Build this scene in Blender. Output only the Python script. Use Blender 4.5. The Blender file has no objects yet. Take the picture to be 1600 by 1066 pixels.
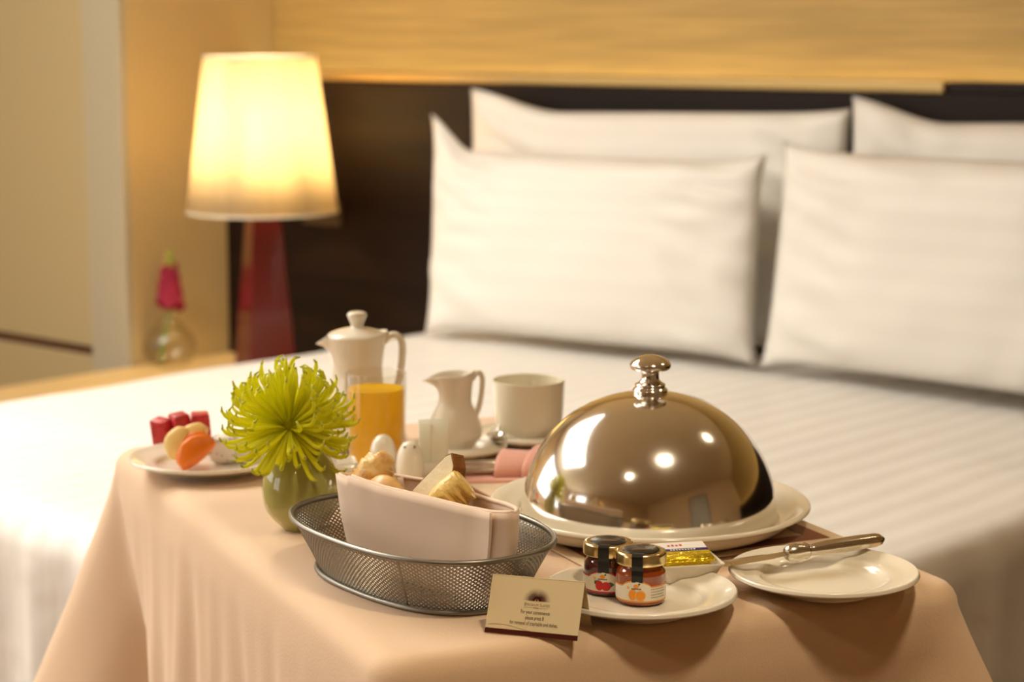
import bpy, bmesh, math, random
from mathutils import Vector, Matrix, noise

random.seed(7)
PI = math.pi
R = math.radians
S = bpy.context.scene
COL = S.collection

# ------------------------------------------------------------------ camera
F_PX, HORIZON, CAM_Z, YAW = 3100.0, 50.0, 1.22, R(41)
PITCH = math.atan((533 - HORIZON) / F_PX)
cam_data = bpy.data.cameras.new('camera')
cam_data.sensor_width = 36.0
cam_data.lens = 36.0 * F_PX / 1600.0
cam_data.clip_start = 0.05
cam_data.dof.use_dof = True
cam_data.dof.focus_distance = 1.63
cam_data.dof.aperture_fstop = 6.3
cam = bpy.data.objects.new('camera', cam_data)
cam.location = (0, 0, CAM_Z)
cam.rotation_euler = (PI / 2 - PITCH, 0, YAW)
COL.objects.link(cam)
S.camera = cam

# ------------------------------------------------------------------ light, exposure
S.view_settings.view_transform = 'Standard'
S.view_settings.look = 'None'
S.view_settings.gamma = 1.0
S.view_settings.use_curve_mapping = False
S.view_settings.exposure = 0.40
WINDOW_STRENGTH = 2.4
CEILING_STRENGTH = 8.6
LAMP_WATTS = 11.0
COVE_STRENGTH = 5.0
DOWNLIGHT_WATTS = 32.0
world = bpy.data.worlds.new('world')
S.world = world
world.use_nodes = True
world.node_tree.nodes['Background'].inputs[0].default_value = (1.0, 0.88, 0.7, 1)
world.node_tree.nodes['Background'].inputs[1].default_value = 0.25

# ------------------------------------------------------------------ pixel helpers
CY, SY = math.cos(YAW), math.sin(YAW)


def C(x, y):
    """view-aligned ground coordinates (right, away) -> room coordinates"""
    return (x * CY - y * SY, x * SY + y * CY)


def ray(px, py):
    dx, dy, dz = (px - 800) / F_PX, 1.0, -(py - 533) / F_PX
    c, s = math.cos(PITCH), math.sin(PITCH)
    y, z = dy * c + dz * s, -dy * s + dz * c
    wx, wy = C(dx, y)
    return Vector((wx, wy, z))


def at(px, py, z):
    d = ray(px, py)
    t = (z - CAM_Z) / d.z
    return Vector((d.x * t, d.y * t, z))


def at_u(px, py, u):
    d = ray(px, py)
    t = u / d.y
    return Vector((d.x * t, u, CAM_Z + d.z * t))


def at_n(px, py, n):
    d = ray(px, py)
    t = n / d.x
    return Vector((n, d.y * t, CAM_Z + d.z * t))


VIEW_Z = YAW            # rotation that turns local +X to picture-right


# ------------------------------------------------------------------ materials
def new_mat(name):
    m = bpy.data.materials.new(name)
    m.use_nodes = True
    return m, m.node_tree.nodes, m.node_tree.links, m.node_tree.nodes['Principled BSDF']


def mat(name, col, rough=0.5, metal=0.0, bump=0.0, bscale=60.0, var=0.0, vscale=8.0, col2=None,
        coat=0.0, trans=0.0, sss=0.0, sheen=0.0, spec=0.5, stretch=None, ior=1.45, emit=None, estr=0.0):
    m, N, L, b = new_mat(name)
    b.inputs['Base Color'].default_value = (*col, 1)
    b.inputs['Roughness'].default_value = rough
    b.inputs['Metallic'].default_value = metal
    b.inputs['Coat Weight'].default_value = coat
    b.inputs['Coat Roughness'].default_value = 0.06
    b.inputs['Transmission Weight'].default_value = trans
    b.inputs['Specular IOR Level'].default_value = spec
    b.inputs['IOR'].default_value = ior
    b.inputs['Sheen Weight'].default_value = sheen
    if sss:
        b.inputs['Subsurface Weight'].default_value = sss
        b.inputs['Subsurface Radius'].default_value = (0.01, 0.006, 0.003)
        b.inputs['Subsurface Scale'].default_value = 0.5
    if emit:
        b.inputs['Emission Color'].default_value = (*emit, 1)
        b.inputs['Emission Strength'].default_value = estr
    if bump or var:
        tc = N.new('ShaderNodeTexCoord')
        mp = N.new('ShaderNodeMapping')
        L.new(tc.outputs['Object'], mp.inputs[0])
        if stretch:
            mp.inputs['Scale'].default_value = stretch
    if var:
        n = N.new('ShaderNodeTexNoise')
        n.inputs['Scale'].default_value = vscale
        n.inputs['Detail'].default_value = 4
        L.new(mp.outputs[0], n.inputs[0])
        r = N.new('ShaderNodeValToRGB')
        c2 = col2 or tuple(c * (1 - var) for c in col)
        r.color_ramp.elements[0].position = 0.38
        r.color_ramp.elements[1].position = 0.66
        r.color_ramp.elements[0].color = (*c2, 1)
        r.color_ramp.elements[1].color = (*col, 1)
        L.new(n.outputs[0], r.inputs[0])
        L.new(r.outputs[0], b.inputs['Base Color'])
    if bump:
        n = N.new('ShaderNodeTexNoise')
        n.inputs['Scale'].default_value = bscale
        n.inputs['Detail'].default_value = 3
        L.new(mp.outputs[0], n.inputs[0])
        bp = N.new('ShaderNodeBump')
        bp.inputs['Strength'].default_value = bump
        bp.inputs['Distance'].default_value = 0.01
        L.new(n.outputs[0], bp.inputs['Height'])
        L.new(bp.outputs[0], b.inputs['Normal'])
    return m


def stripe_mat(name, axis, period, a, b2, rough=(0.35, 0.6)):
    """satin stripe: bands of two weaves"""
    m, N, L, b = new_mat(name)
    tc = N.new('ShaderNodeTexCoord')
    sp = N.new('ShaderNodeSeparateXYZ')
    L.new(tc.outputs['UV' if axis == 'UV' else 'Object'], sp.inputs[0])
    mu = N.new('ShaderNodeMath'); mu.operation = 'MULTIPLY'
    L.new(sp.outputs[0 if axis in ('X',) else 1], mu.inputs[0])
    mu.inputs[1].default_value = 2 * PI / period
    si = N.new('ShaderNodeMath'); si.operation = 'SINE'
    L.new(mu.outputs[0], si.inputs[0])
    mr = N.new('ShaderNodeMapRange')
    mr.inputs[1].default_value = -0.35
    mr.inputs[2].default_value = 0.35
    L.new(si.outputs[0], mr.inputs[0])
    mx = N.new('ShaderNodeMix'); mx.data_type = 'RGBA'
    mx.inputs[6].default_value = (*a, 1)
    mx.inputs[7].default_value = (*b2, 1)
    L.new(mr.outputs[0], mx.inputs[0])
    L.new(mx.outputs[2], b.inputs['Base Color'])
    rr = N.new('ShaderNodeMapRange')
    rr.inputs[3].default_value = rough[0]
    rr.inputs[4].default_value = rough[1]
    L.new(mr.outputs[0], rr.inputs[0])
    L.new(rr.outputs[0], b.inputs['Roughness'])
    b.inputs['Sheen Weight'].default_value = 0.2
    n = N.new('ShaderNodeTexNoise')
    n.inputs['Scale'].default_value = 5.0
    n.inputs['Detail'].default_value = 3
    L.new(tc.outputs['Object'], n.inputs[0])
    bp = N.new('ShaderNodeBump')
    bp.inputs['Strength'].default_value = 0.25
    bp.inputs['Distance'].default_value = 0.05
    L.new(n.outputs[0], bp.inputs['Height'])
    L.new(bp.outputs[0], b.inputs['Normal'])
    return m


def clear_glass(name, tint=(1, 1, 1), gloss=0.02):
    """thin-walled glass: transparent, with a fresnel reflection"""
    m, N, L, b = new_mat(name)
    N.remove(b)
    t = N.new('ShaderNodeBsdfTransparent')
    t.inputs[0].default_value = (*tint, 1)
    g = N.new('ShaderNodeBsdfGlossy')
    g.inputs['Roughness'].default_value = gloss
    lw = N.new('ShaderNodeLayerWeight')
    lw.inputs[0].default_value = 0.5
    pw = N.new('ShaderNodeMath'); pw.operation = 'POWER'
    L.new(lw.outputs['Facing'], pw.inputs[0])
    pw.inputs[1].default_value = 4.0
    fr = N.new('ShaderNodeMapRange')
    fr.inputs[3].default_value = 0.03
    fr.inputs[4].default_value = 0.6
    L.new(pw.outputs[0], fr.inputs[0])
    mx = N.new('ShaderNodeMixShader')
    L.new(fr.outputs[0], mx.inputs[0])
    L.new(t.outputs[0], mx.inputs[1])
    L.new(g.outputs[0], mx.inputs[2])
    L.new(mx.outputs[0], N['Material Output'].inputs[0])
    return m


def translucent(name, col, tcol, fac=0.5, pleat=None, rough=0.8):
    m, N, L, b = new_mat(name)
    b.inputs['Base Color'].default_value = (*col, 1)
    b.inputs['Roughness'].default_value = rough
    t = N.new('ShaderNodeBsdfTranslucent')
    t.inputs[0].default_value = (*tcol, 1)
    mx = N.new('ShaderNodeMixShader')
    mx.inputs[0].default_value = fac
    L.new(b.outputs[0], mx.inputs[1])
    L.new(t.outputs[0], mx.inputs[2])
    L.new(mx.outputs[0], N['Material Output'].inputs[0])
    if pleat:
        tc = N.new('ShaderNodeTexCoord')
        mp = N.new('ShaderNodeMapping')
        mp.inputs['Scale'].default_value = pleat
        L.new(tc.outputs['Object'], mp.inputs[0])
        n = N.new('ShaderNodeTexNoise')
        n.inputs['Scale'].default_value = 14
        L.new(mp.outputs[0], n.inputs[0])
        r = N.new('ShaderNodeValToRGB')
        r.color_ramp.elements[0].position = 0.35
        r.color_ramp.elements[1].position = 0.65
        r.color_ramp.elements[0].color = tuple(c * 0.72 for c in tcol) + (1,)
        r.color_ramp.elements[1].color = (*tcol, 1)
        L.new(n.outputs[0], r.inputs[0])
        L.new(r.outputs[0], t.inputs[0])
    return m


def emission(name, col, strength):
    m, N, L, b = new_mat(name)
    N.remove(b)
    e = N.new('ShaderNodeEmission')
    e.inputs[0].default_value = (*col, 1)
    e.inputs[1].default_value = strength
    L.new(e.outputs[0], N['Material Output'].inputs[0])
    return m


M = dict(
    porcelain=mat('porcelain', (0.84, 0.775, 0.645), 0.16, coat=0.4),
    cup=mat('cup_porcelain', (0.85, 0.79, 0.63), 0.16, coat=0.4),
    cloth=mat('peach_cloth', (0.74, 0.52, 0.335), 0.75, bump=0.06, bscale=420, sheen=0.3),
    pouch=mat('pale_pink_napkin', (0.83, 0.64, 0.49), 0.7, bump=0.015, bscale=500, sheen=0.3),
    pink=mat('salmon_napkin', (0.74, 0.36, 0.27), 0.75, bump=0.05, bscale=500, sheen=0.3),
    chrome=mat('polished_steel', (0.84, 0.81, 0.75), 0.12, 1.0, bump=0.015, bscale=26),
    silver=mat('worn_silver', (0.72, 0.66, 0.55), 0.2, 1.0, bump=0.04, bscale=300),
    steel=mat('brushed_steel', (0.62, 0.57, 0.5), 0.24, 1.0),
    mesh=mat('grey_wire', (0.27, 0.25, 0.215), 0.36, 0.8),
    gold=mat('gold_lid', (0.78, 0.62, 0.30), 0.2, 1.0),
    black=mat('black_seal', (0.012, 0.011, 0.01), 0.35),
    print_gold=mat('seal_print', (0.45, 0.28, 0.14), 0.4),
    jam_red=mat('strawberry_jam', (0.07, 0.006, 0.004), 0.06, coat=1.0, spec=0.7),
    jam_orange=mat('orange_jam', (0.28, 0.045, 0.006), 0.06, coat=1.0, spec=0.7),
    paper=mat('label_paper', (0.80, 0.74, 0.62), 0.5),
    card=mat('cream_card', (0.72, 0.58, 0.34), 0.6),
    brown_ink=mat('brown_ink', (0.070, 0.011, 0.005), 0.7, spec=0.1),
    dark_ink=mat('dark_ink', (0.05, 0.025, 0.015), 0.55),
    grey_ink=mat('grey_ink', (0.28, 0.2, 0.1), 0.55),
    red_ink=mat('red_ink', (0.55, 0.02, 0.02), 0.4),
    orange_ink=mat('orange_ink', (0.85, 0.30, 0.02), 0.4),
    amber_ink=mat('amber_ink', (0.9, 0.45, 0.08), 0.4),
    green_ink=mat('green_ink', (0.05, 0.1, 0.02), 0.4),
    navy=mat('navy_foil', (0.02, 0.02, 0.12), 0.3),
    yellow_foil=mat('yellow_foil', (0.72, 0.52, 0.02), 0.25, 0.5, bump=0.3, bscale=120),
    white_foil=mat('white_foil', (0.82, 0.78, 0.74), 0.3),
    blue_ink=mat('blue_ink', (0.03, 0.05, 0.42), 0.4),
    sachet=mat('sachet_paper', (0.85, 0.82, 0.68), 0.55),
    vase=mat('green_glaze', (0.42, 0.40, 0.115), 0.12, coat=0.6),
    petal=translucent('lime_petal', (0.90, 0.87, 0.04), (0.95, 0.95, 0.04), 0.5, rough=0.38),
    petal_tip=mat('petal_tip', (0.55, 0.58, 0.04), 0.45),
    stem=mat('green_stem', (0.16, 0.28, 0.05), 0.5),
    juice=translucent('orange_juice', (1.0, 0.68, 0.0), (1.0, 0.74, 0.0), 0.4, rough=0.25),
    glass=clear_glass('clear_glass', (0.97, 0.96, 0.93)),
    croissant=mat('croissant_crust', (0.93, 0.68, 0.27), 0.42, bump=0.3, bscale=120, var=0.5, vscale=45, col2=(0.70, 0.35, 0.08), coat=0.2),
    bun=mat('bun_crust', (0.90, 0.60, 0.24), 0.4, bump=0.1, bscale=200, var=0.3, vscale=30, col2=(0.60, 0.28, 0.07), coat=0.2),
    pastry=mat('egg_glazed_pastry', (0.90, 0.66, 0.22), 0.42, bump=0.32, bscale=110, var=0.3, vscale=60, col2=(0.78, 0.48, 0.11), coat=0.2),
    crumb=mat('bread_crumb', (0.90, 0.78, 0.54), 0.9, spec=0.1, bump=0.12, bscale=170, var=0.10, vscale=90),
    crust=mat('bread_crust', (0.33, 0.12, 0.025), 0.45, bump=0.3, bscale=120, var=0.4, vscale=60),
    watermelon=mat('watermelon_flesh', (0.62, 0.035, 0.04), 0.3, bump=0.3, bscale=160, var=0.25, vscale=120, sss=0.0),
    melon=mat('melon_flesh', (0.86, 0.62, 0.22), 0.32, bump=0.15, bscale=90),
    papaya=mat('papaya_flesh', (0.85, 0.20, 0.015), 0.28, bump=0.12, bscale=70),
    seed=mat('black_seed', (0.02, 0.018, 0.018), 0.4),
    dragon=mat('dragon_fruit_flesh', (0.80, 0.75, 0.68), 0.35, bump=0.1, bscale=90),
    headboard=mat('dark_walnut', (0.014, 0.006, 0.003), 0.5, var=0.5, vscale=3, stretch=(0.4, 6, 6), spec=0.2),
    brass=mat('brass_trim', (0.42, 0.29, 0.11), 0.38, 0.6),
    shade=translucent('lamp_shade_silk', (0.80, 0.70, 0.50), (0.92, 0.80, 0.58), 0.7, pleat=(1, 1, 0.05)),
    lacquer=mat('red_lacquer', (0.10, 0.006, 0.006), 0.18, coat=0.5),
    gold_paper=mat('gold_wall_paper', (0.50, 0.33, 0.10), 0.55, bump=0.25, bscale=9, var=0.22, vscale=5, stretch=(0.6, 1, 14)),
    cream_wall=mat('cream_wall', (0.52, 0.40, 0.20), 0.6, bump=0.02, bscale=40),
    plain_wall=mat('plain_wall', (0.56, 0.38, 0.18), 0.7, bump=0.02, bscale=40),
    ceiling=mat('ceiling_paint', (0.70, 0.57, 0.36), 0.8, bump=0.02, bscale=40),
    carpet=mat('brown_carpet', (0.24, 0.14, 0.07), 0.95, bump=0.4, bscale=220),
    wardrobe=mat('cream_lacquer', (0.40, 0.32, 0.17), 0.35, bump=0.02, bscale=30),
    post=mat('pale_post', (0.38, 0.335, 0.235), 0.45, bump=0.02, bscale=30),
    groove=mat('brown_groove', (0.10, 0.04, 0.02), 0.5),
    oak=mat('pale_oak', (0.66, 0.46, 0.20), 0.45, var=0.2, vscale=4, stretch=(8, 0.6, 8)),
    dark_wood=mat('dark_wood', (0.07, 0.03, 0.015), 0.35, var=0.4, vscale=4),
    switch=mat('switch_plate', (0.09, 0.06, 0.035), 0.35),
    frame=mat('window_frame_paint', (0.16, 0.12, 0.08), 0.4),
    mat_cream=mat('placemat_cream', (0.74, 0.58, 0.40), 0.6),
    mat_brown=mat('placemat_brown', (0.22, 0.075, 0.03), 0.55),
    mattress=mat('mattress_ticking', (0.8, 0.78, 0.72), 0.8),
    duvet=stripe_mat('striped_duvet', 'X', 0.062, (0.83, 0.81, 0.77), (0.765, 0.74, 0.695), (0.4, 0.6)),
    pillow=stripe_mat('striped_pillow', 'UV', 0.062, (0.75, 0.725, 0.675), (0.735, 0.707, 0.657), (0.5, 0.56)),
    crimson=mat('crimson_floret', (0.24, 0.002, 0.03), 0.6),
    bud=mat('green_bud', (0.35, 0.36, 0.05), 0.6),
    sky=emission('bright_sheer_curtain', (1.0, 0.96, 0.90), WINDOW_STRENGTH),
    panel=emission('added_panel_glow', (1.0, 0.93, 0.81), CEILING_STRENGTH),
    cove=emission('cove_strip_light', (1.0, 0.72, 0.32), COVE_STRENGTH),
    bulb=emission('warm_bulb', (1.0, 0.78, 0.46), 20.0),
    spot=emission('downlight_lens', (1.0, 0.78, 0.45), 60.0),
    hole=mat('shaker_hole', (0.01, 0.008, 0.006), 0.8),
)


# ------------------------------------------------------------------ object helpers
def link(o, parent=None):
    COL.objects.link(o)
    if parent is not None:
        o.parent = parent
    return o


def thing(name, label, cat, loc=(0, 0, 0), rotz=0.0, group=None):
    o = bpy.data.objects.new(name, None)
    o.empty_display_size = 0.02
    link(o)
    o.location = loc
    o.rotation_euler = (0, 0, rotz)
    return tag(o, label, cat, group)


def tag(o, label, cat, group=None):
    o['label'] = label
    o['category'] = cat
    if group:
        o['group'] = group
    return o


def struct(o):
    o['kind'] = 'structure'
    return o


def mesh(name, vf, m, parent=None, smooth=True, loc=None, rot=None, M4=None, sub=0, uv=None):
    v, f = vf
    me = bpy.data.meshes.new(name)
    me.from_pydata([tuple(a) for a in v], [], f)
    if uv:
        l = me.uv_layers.new(name='uv')
        for lp in me.loops:
            l.data[lp.index].uv = uv[lp.vertex_index]
    bm = bmesh.new()
    bm.from_mesh(me)
    bmesh.ops.recalc_face_normals(bm, faces=bm.faces)
    bm.to_mesh(me)
    bm.free()
    if smooth:
        me.polygons.foreach_set('use_smooth', [True] * len(me.polygons))
    me.materials.append(m)
    o = bpy.data.objects.new(name, me)
    link(o, parent)
    if loc is not None:
        o.location = loc
    if rot is not None:
        o.rotation_euler = rot
    if M4 is not None:
        o.matrix_basis = M4
    if sub:
        md = o.modifiers.new('sub', 'SUBSURF')
        md.levels = md.render_levels = sub
    return o


def join(*parts):
    V, Fs = [], []
    for v, f in parts:
        k = len(V)
        V += [Vector(a) for a in v]
        Fs += [tuple(i + k for i in q) for q in f]
    return V, Fs


def xf(vf, Mx):
    return [Mx @ Vector(a) for a in vf[0]], vf[1]


def lathe(prof, seg=48):
    V, Fs = [], []
    rings = []
    for r, z in prof:
        if r < 1e-6:
            rings.append([len(V)])
            V.append((0, 0, z))
        else:
            k = len(V)
            rings.append(list(range(k, k + seg)))
            for i in range(seg):
                a = 2 * PI * i / seg
                V.append((r * math.cos(a), r * math.sin(a), z))
    for A, B in zip(rings, rings[1:]):
        for i in range(seg):
            j = (i + 1) % seg
            if len(A) == 1 and len(B) == 1:
                continue
            if len(A) == 1:
                Fs.append((A[0], B[i], B[j]))
            elif len(B) == 1:
                Fs.append((A[i], B[0], A[j]))
            else:
                Fs.append((A[i], B[i], B[j], A[j]))
    return V, Fs


def spline(pts, n=8):
    """Catmull-Rom through tuples of any length"""
    out = []
    P = [tuple(p) for p in pts]
    P = [P[0]] + P + [P[-1]]
    for i in range(1, len(P) - 2):
        for k in range(n):
            t = k / n
            out.append(tuple(0.5 * (2 * b + (c - a) * t + (2 * a - 5 * b + 4 * c - d) * t * t + (3 * b - a - 3 * c + d) * t ** 3)
                             for a, b, c, d in zip(P[i - 1], P[i], P[i + 1], P[i + 2])))
    out.append(P[-2])
    return out


def tube(pts, rad, seg=10, flat=1.0, closed=False, caps=True):
    pts = [Vector(p) for p in pts]
    n = len(pts)
    if not hasattr(rad, '__len__'):
        rad = [rad] * n
    V, Fs = [], []
    prev = None
    for i, p in enumerate(pts):
        if closed:
            t = (pts[(i + 1) % n] - pts[i - 1]).normalized()
        else:
            t = (pts[min(i + 1, n - 1)] - pts[max(i - 1, 0)]).normalized()
        if prev is None:
            a = Vector((0, 0, 1)) if abs(t.z) < 0.9 else Vector((1, 0, 0))
            u = t.cross(a).normalized()
        else:
            u = (prev - t * prev.dot(t)).normalized()
        prev = u
        w = t.cross(u)
        for k in range(seg):
            a = 2 * PI * k / seg
            V.append(p + u * (math.cos(a) * rad[i]) + w * (math.sin(a) * rad[i] * flat))
    m = n if closed else n - 1
    for i in range(m):
        for k in range(seg):
            a, b = i * seg + k, i * seg + (k + 1) % seg
            c, d = ((i + 1) % n) * seg + (k + 1) % seg, ((i + 1) % n) * seg + k
            Fs.append((a, b, c, d))
    if caps and not closed:
        Fs.append(tuple(range(seg))[::-1])
        Fs.append(tuple((n - 1) * seg + k for k in range(seg)))
    return V, Fs


def box(sx, sy, sz, c=(0, 0, 0), bevel=0.0, seg=2):
    bm = bmesh.new()
    bmesh.ops.create_cube(bm, size=1.0)
    for v in bm.verts:
        v.co = Vector((v.co.x * sx + c[0], v.co.y * sy + c[1], v.co.z * sz + c[2]))
    if bevel:
        bmesh.ops.bevel(bm, geom=list(bm.edges), offset=bevel, segments=seg, affect='EDGES', profile=0.5)
    bm.verts.ensure_lookup_table()
    bm.verts.index_update()
    r = [v.co.copy() for v in bm.verts], [tuple(v.index for v in f.verts) for f in bm.faces]
    bm.free()
    return r


def span(x0, x1, y0, y1, z0, z1, bevel=0.0):
    return box(x1 - x0, y1 - y0, z1 - z0, ((x0 + x1) / 2, (y0 + y1) / 2, (z0 + z1) / 2), bevel)


def grid(nu, nv, fn, closed_u=False):
    V = [fn(i / (nu if closed_u else nu - 1), j / (nv - 1)) for j in range(nv) for i in range(nu)]
    Fs = []
    for j in range(nv - 1):
        for i in range(nu if closed_u else nu - 1):
            k = (i + 1) % nu
            Fs.append((j * nu + i, j * nu + k, (j + 1) * nu + k, (j + 1) * nu + i))
    return V, Fs


def text_mesh(name, body, size, m, parent, M4, align='CENTER', sx=1.0):
    cu = bpy.data.curves.new(name, 'FONT')
    cu.body = body
    cu.size = size
    cu.align_x = align
    cu.resolution_u = 3
    t = bpy.data.objects.new(name + '_curve', cu)
    COL.objects.link(t)
    me = bpy.data.meshes.new_from_object(t.evaluated_get(bpy.context.evaluated_depsgraph_get()))
    bpy.data.objects.remove(t)
    bpy.data.curves.remove(cu)
    me.name = name
    me.materials.clear()
    me.materials.append(m)
    o = bpy.data.objects.new(name, me)
    link(o, parent)
    o.matrix_basis = M4 @ Matrix.Diagonal((sx, 1, 1, 1))
    return o


def solidify(o, t, offset=0.0):
    md = o.modifiers.new('solid', 'SOLIDIFY')
    md.thickness = t
    md.offset = offset
    return o


def nz(x, y, z=0.0, s=1.0):
    return noise.noise(Vector((x * s, y * s, z * s)))


# ------------------------------------------------------------------ the room
X0, X1, Y0, Y1, ZC = -5.6, 2.2, -3.2, 3.95, 2.6
HB_U, SIDE_N, WARD_U = 3.75, -4.35, 3.39
struct(mesh('floor', span(X0 - .1, X1 + .1, Y0 - .1, Y1 + .1, -0.1, 0), M['carpet'], smooth=False))
struct(mesh('ceiling', span(X0 - .1, X1 + .1, Y0 - .1, Y1 + .1, ZC, ZC + .1), M['ceiling'], smooth=False))
struct(mesh('wall_headboard', span(X0 - .1, X1 + .1, Y1, Y1 + .1, 0, ZC), M['gold_paper'], smooth=False))
struct(mesh('wall_right', span(X1, X1 + .1, Y0, Y1, 0, ZC), M['plain_wall'], smooth=False))
VX0, VX1 = -5.3, -3.1
struct(mesh('wall_front', join(span(X0, VX0, Y0 - .1, Y0, 0, ZC), span(VX1, X1, Y0 - .1, Y0, 0, ZC),
                               span(VX0, VX1, Y0 - .1, Y0, 0, .35), span(VX0, VX1, Y0 - .1, Y0, 2.4, ZC)), M['plain_wall'], smooth=False))
WY0, WY1, WZ0, WZ1 = -2.2, 1.5, 0.9, 2.45
struct(mesh('wall_left', join(span(X0 - .1, X0, Y0, WY0, 0, ZC), span(X0 - .1, X0, WY1, Y1, 0, ZC),
                              span(X0 - .1, X0, WY0, WY1, 0, WZ0), span(X0 - .1, X0, WY0, WY1, WZ1, ZC)),
            M['plain_wall'], smooth=False))


def window(name, loc, rz, hw, hz, bars):
    win = bpy.data.objects.new(name, None)
    link(win)
    win.location = loc
    win.rotation_euler = (0, 0, rz)
    struct(win)
    mesh('window_frame', join(span(-.06, 0, -hw, hw, 0, .06), span(-.06, 0, -hw, hw, hz - .06, hz),
                              *[span(-.06, 0, y - .03, y + .03, .06, hz - .06) for y in bars]), M['frame'], win, smooth=False)
    mesh('sheer_curtain', grid(120, 2, lambda a, b: (-.08 + .012 * math.sin(a * 190), -hw + .02 + a * (2 * hw - .04), .02 + b * (hz - .04))), M['sky'], win)


hw_, hz_ = (WY1 - WY0) / 2, WZ1 - WZ0
window('window_1', (X0, (WY0 + WY1) / 2, WZ0), 0, hw_, hz_, (-hw_ + .03, 0, hw_ - .03))
window('window_2', ((VX0 + VX1) / 2, Y0, .35), PI / 2, (VX1 - VX0) / 2, 2.05, (-(VX1 - VX0) / 2 + .03, 0, (VX1 - VX0) / 2 - .03))

# wardrobe beside the bed, its side facing the lamp
wd = thing('wardrobe', 'cream fitted wardrobe with a dark brown groove beside the bedside console', 'wardrobe', (SIDE_N, WARD_U, 0))
pj = at_u(135, 300, WARD_U).x - SIDE_N       # where the post ends
zg0, zg1 = at_u(60, 545, WARD_U).z, at_u(60, 530, WARD_U).z
mesh('side_panel', span(-.03, 0, 0.02, Y1 - WARD_U, 0, ZC - .002, .003), M['cream_wall'], wd, smooth=False)
mesh('post', span(pj, -.001, 0, .06, 0, ZC - .002, .006), M['post'], wd, smooth=False)
mesh('door', span(X0 - SIDE_N + .01, pj - .004, .012, .05, zg1, ZC - .01, .004), M['wardrobe'], wd, smooth=False)
mesh('groove', span(X0 - SIDE_N + .01, pj - .004, .03, .05, zg0, zg1), M['groove'], wd, smooth=False)
mesh('drawer', span(X0 - SIDE_N + .01, pj - .004, .012, .05, .05, zg0, .004), M['wardrobe'], wd, smooth=False)

# headboard with brass trim, cove light behind it
zt0, zt1 = 1.092, 1.116
hb = thing('headboard', 'dark walnut headboard panel with a thin brass rail along its top', 'headboard', (0, HB_U, 0))
mesh('panel', span(SIDE_N + .003, X1 - .002, 0, .12, 0, zt0, .003), M['headboard'], hb, smooth=False)
mesh('trim_rail', span(SIDE_N + .003, at_u(1478, 112, HB_U).x, -.006, .12, zt0, zt1, .004), M['brass'], hb, smooth=False)
mesh('end_rail', span(at_u(1478, 112, HB_U).x + .004, X1 - .002, 0, .12, zt0, zt1, .004), M['headboard'], hb, smooth=False)
cv = mesh('cove_light', span(SIDE_N + .05, X1 - .05, HB_U + .135, HB_U + .175, zt1 - .09, zt1 - .06), M['cove'], smooth=False)
tag(cv, 'warm strip light hidden behind the dark headboard', 'light')
mesh_cs = mesh('bracket', span(SIDE_N + .05, X1 - .05, HB_U + .121, HB_U + .199, zt1 - .11, zt1 - .092), M['headboard'], cv, smooth=False)
sw = thing('switch_plate', 'small brown switch plate on the dark headboard beside the lamp', 'switch')
a_, b_ = at_u(477, 312, HB_U), at_u(536, 354, HB_U)
sw.location = ((a_.x + b_.x) / 2, HB_U - .006, (a_.z + b_.z) / 2)
mesh('plate', box(b_.x - a_.x, .011, a_.z - b_.z, (0, 0, 0), .003), M['switch'], sw, smooth=False)
for k in (-1, 1):
    mesh('rocker', box((b_.x - a_.x) * .36, .004, (a_.z - b_.z) * .6, (k * (b_.x - a_.x) * .22, -.007, 0), .001), M['switch'], sw, smooth=False)

# things on the far side of the room, seen in the polished dome
dr = bpy.data.objects.new('door_1', None); link(dr); struct(dr); dr.location = (X1, 1.1, 0)
mesh('door_frame', join(span(-.05, -.002, -.55, -.47, 0, 2.1), span(-.05, -.002, .47, .55, 0, 2.1), span(-.05, -.002, -.55, .55, 2.1, 2.18)), M['frame'], dr, smooth=False)
mesh('door_leaf', span(-.035, -.002, -.469, .469, .005, 2.099), M['post'], dr, smooth=False)
dk = thing('sideboard', 'long dark wooden sideboard mirrored low in the polished dome', 'sideboard', (-.9, Y0 + .3, 0))
mesh('body', span(-1.1, 1.1, -.28, .25, .06, .95, .01), M['dark_wood'], dk, smooth=False)
mesh('top', span(-1.13, 1.13, -.285, .28, .951, .985, .006), M['dark_wood'], dk, smooth=False)
for k in range(3):
    d_ = mesh('door', span(-1.07 + k * .72, -.39 + k * .72, .251, .27, .1, .92, .004), M['dark_wood'], dk, smooth=False)
    mesh('knob', xf(lathe([(0, .02), (.012, .018), (.014, .01), (.006, 0), (0, 0)], 16), Matrix.Translation((-1.0 + k * .72 + .55, .27, .55)) @ Matrix.Rotation(-PI / 2, 4, 'X')), M['brass'], d_)

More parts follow.
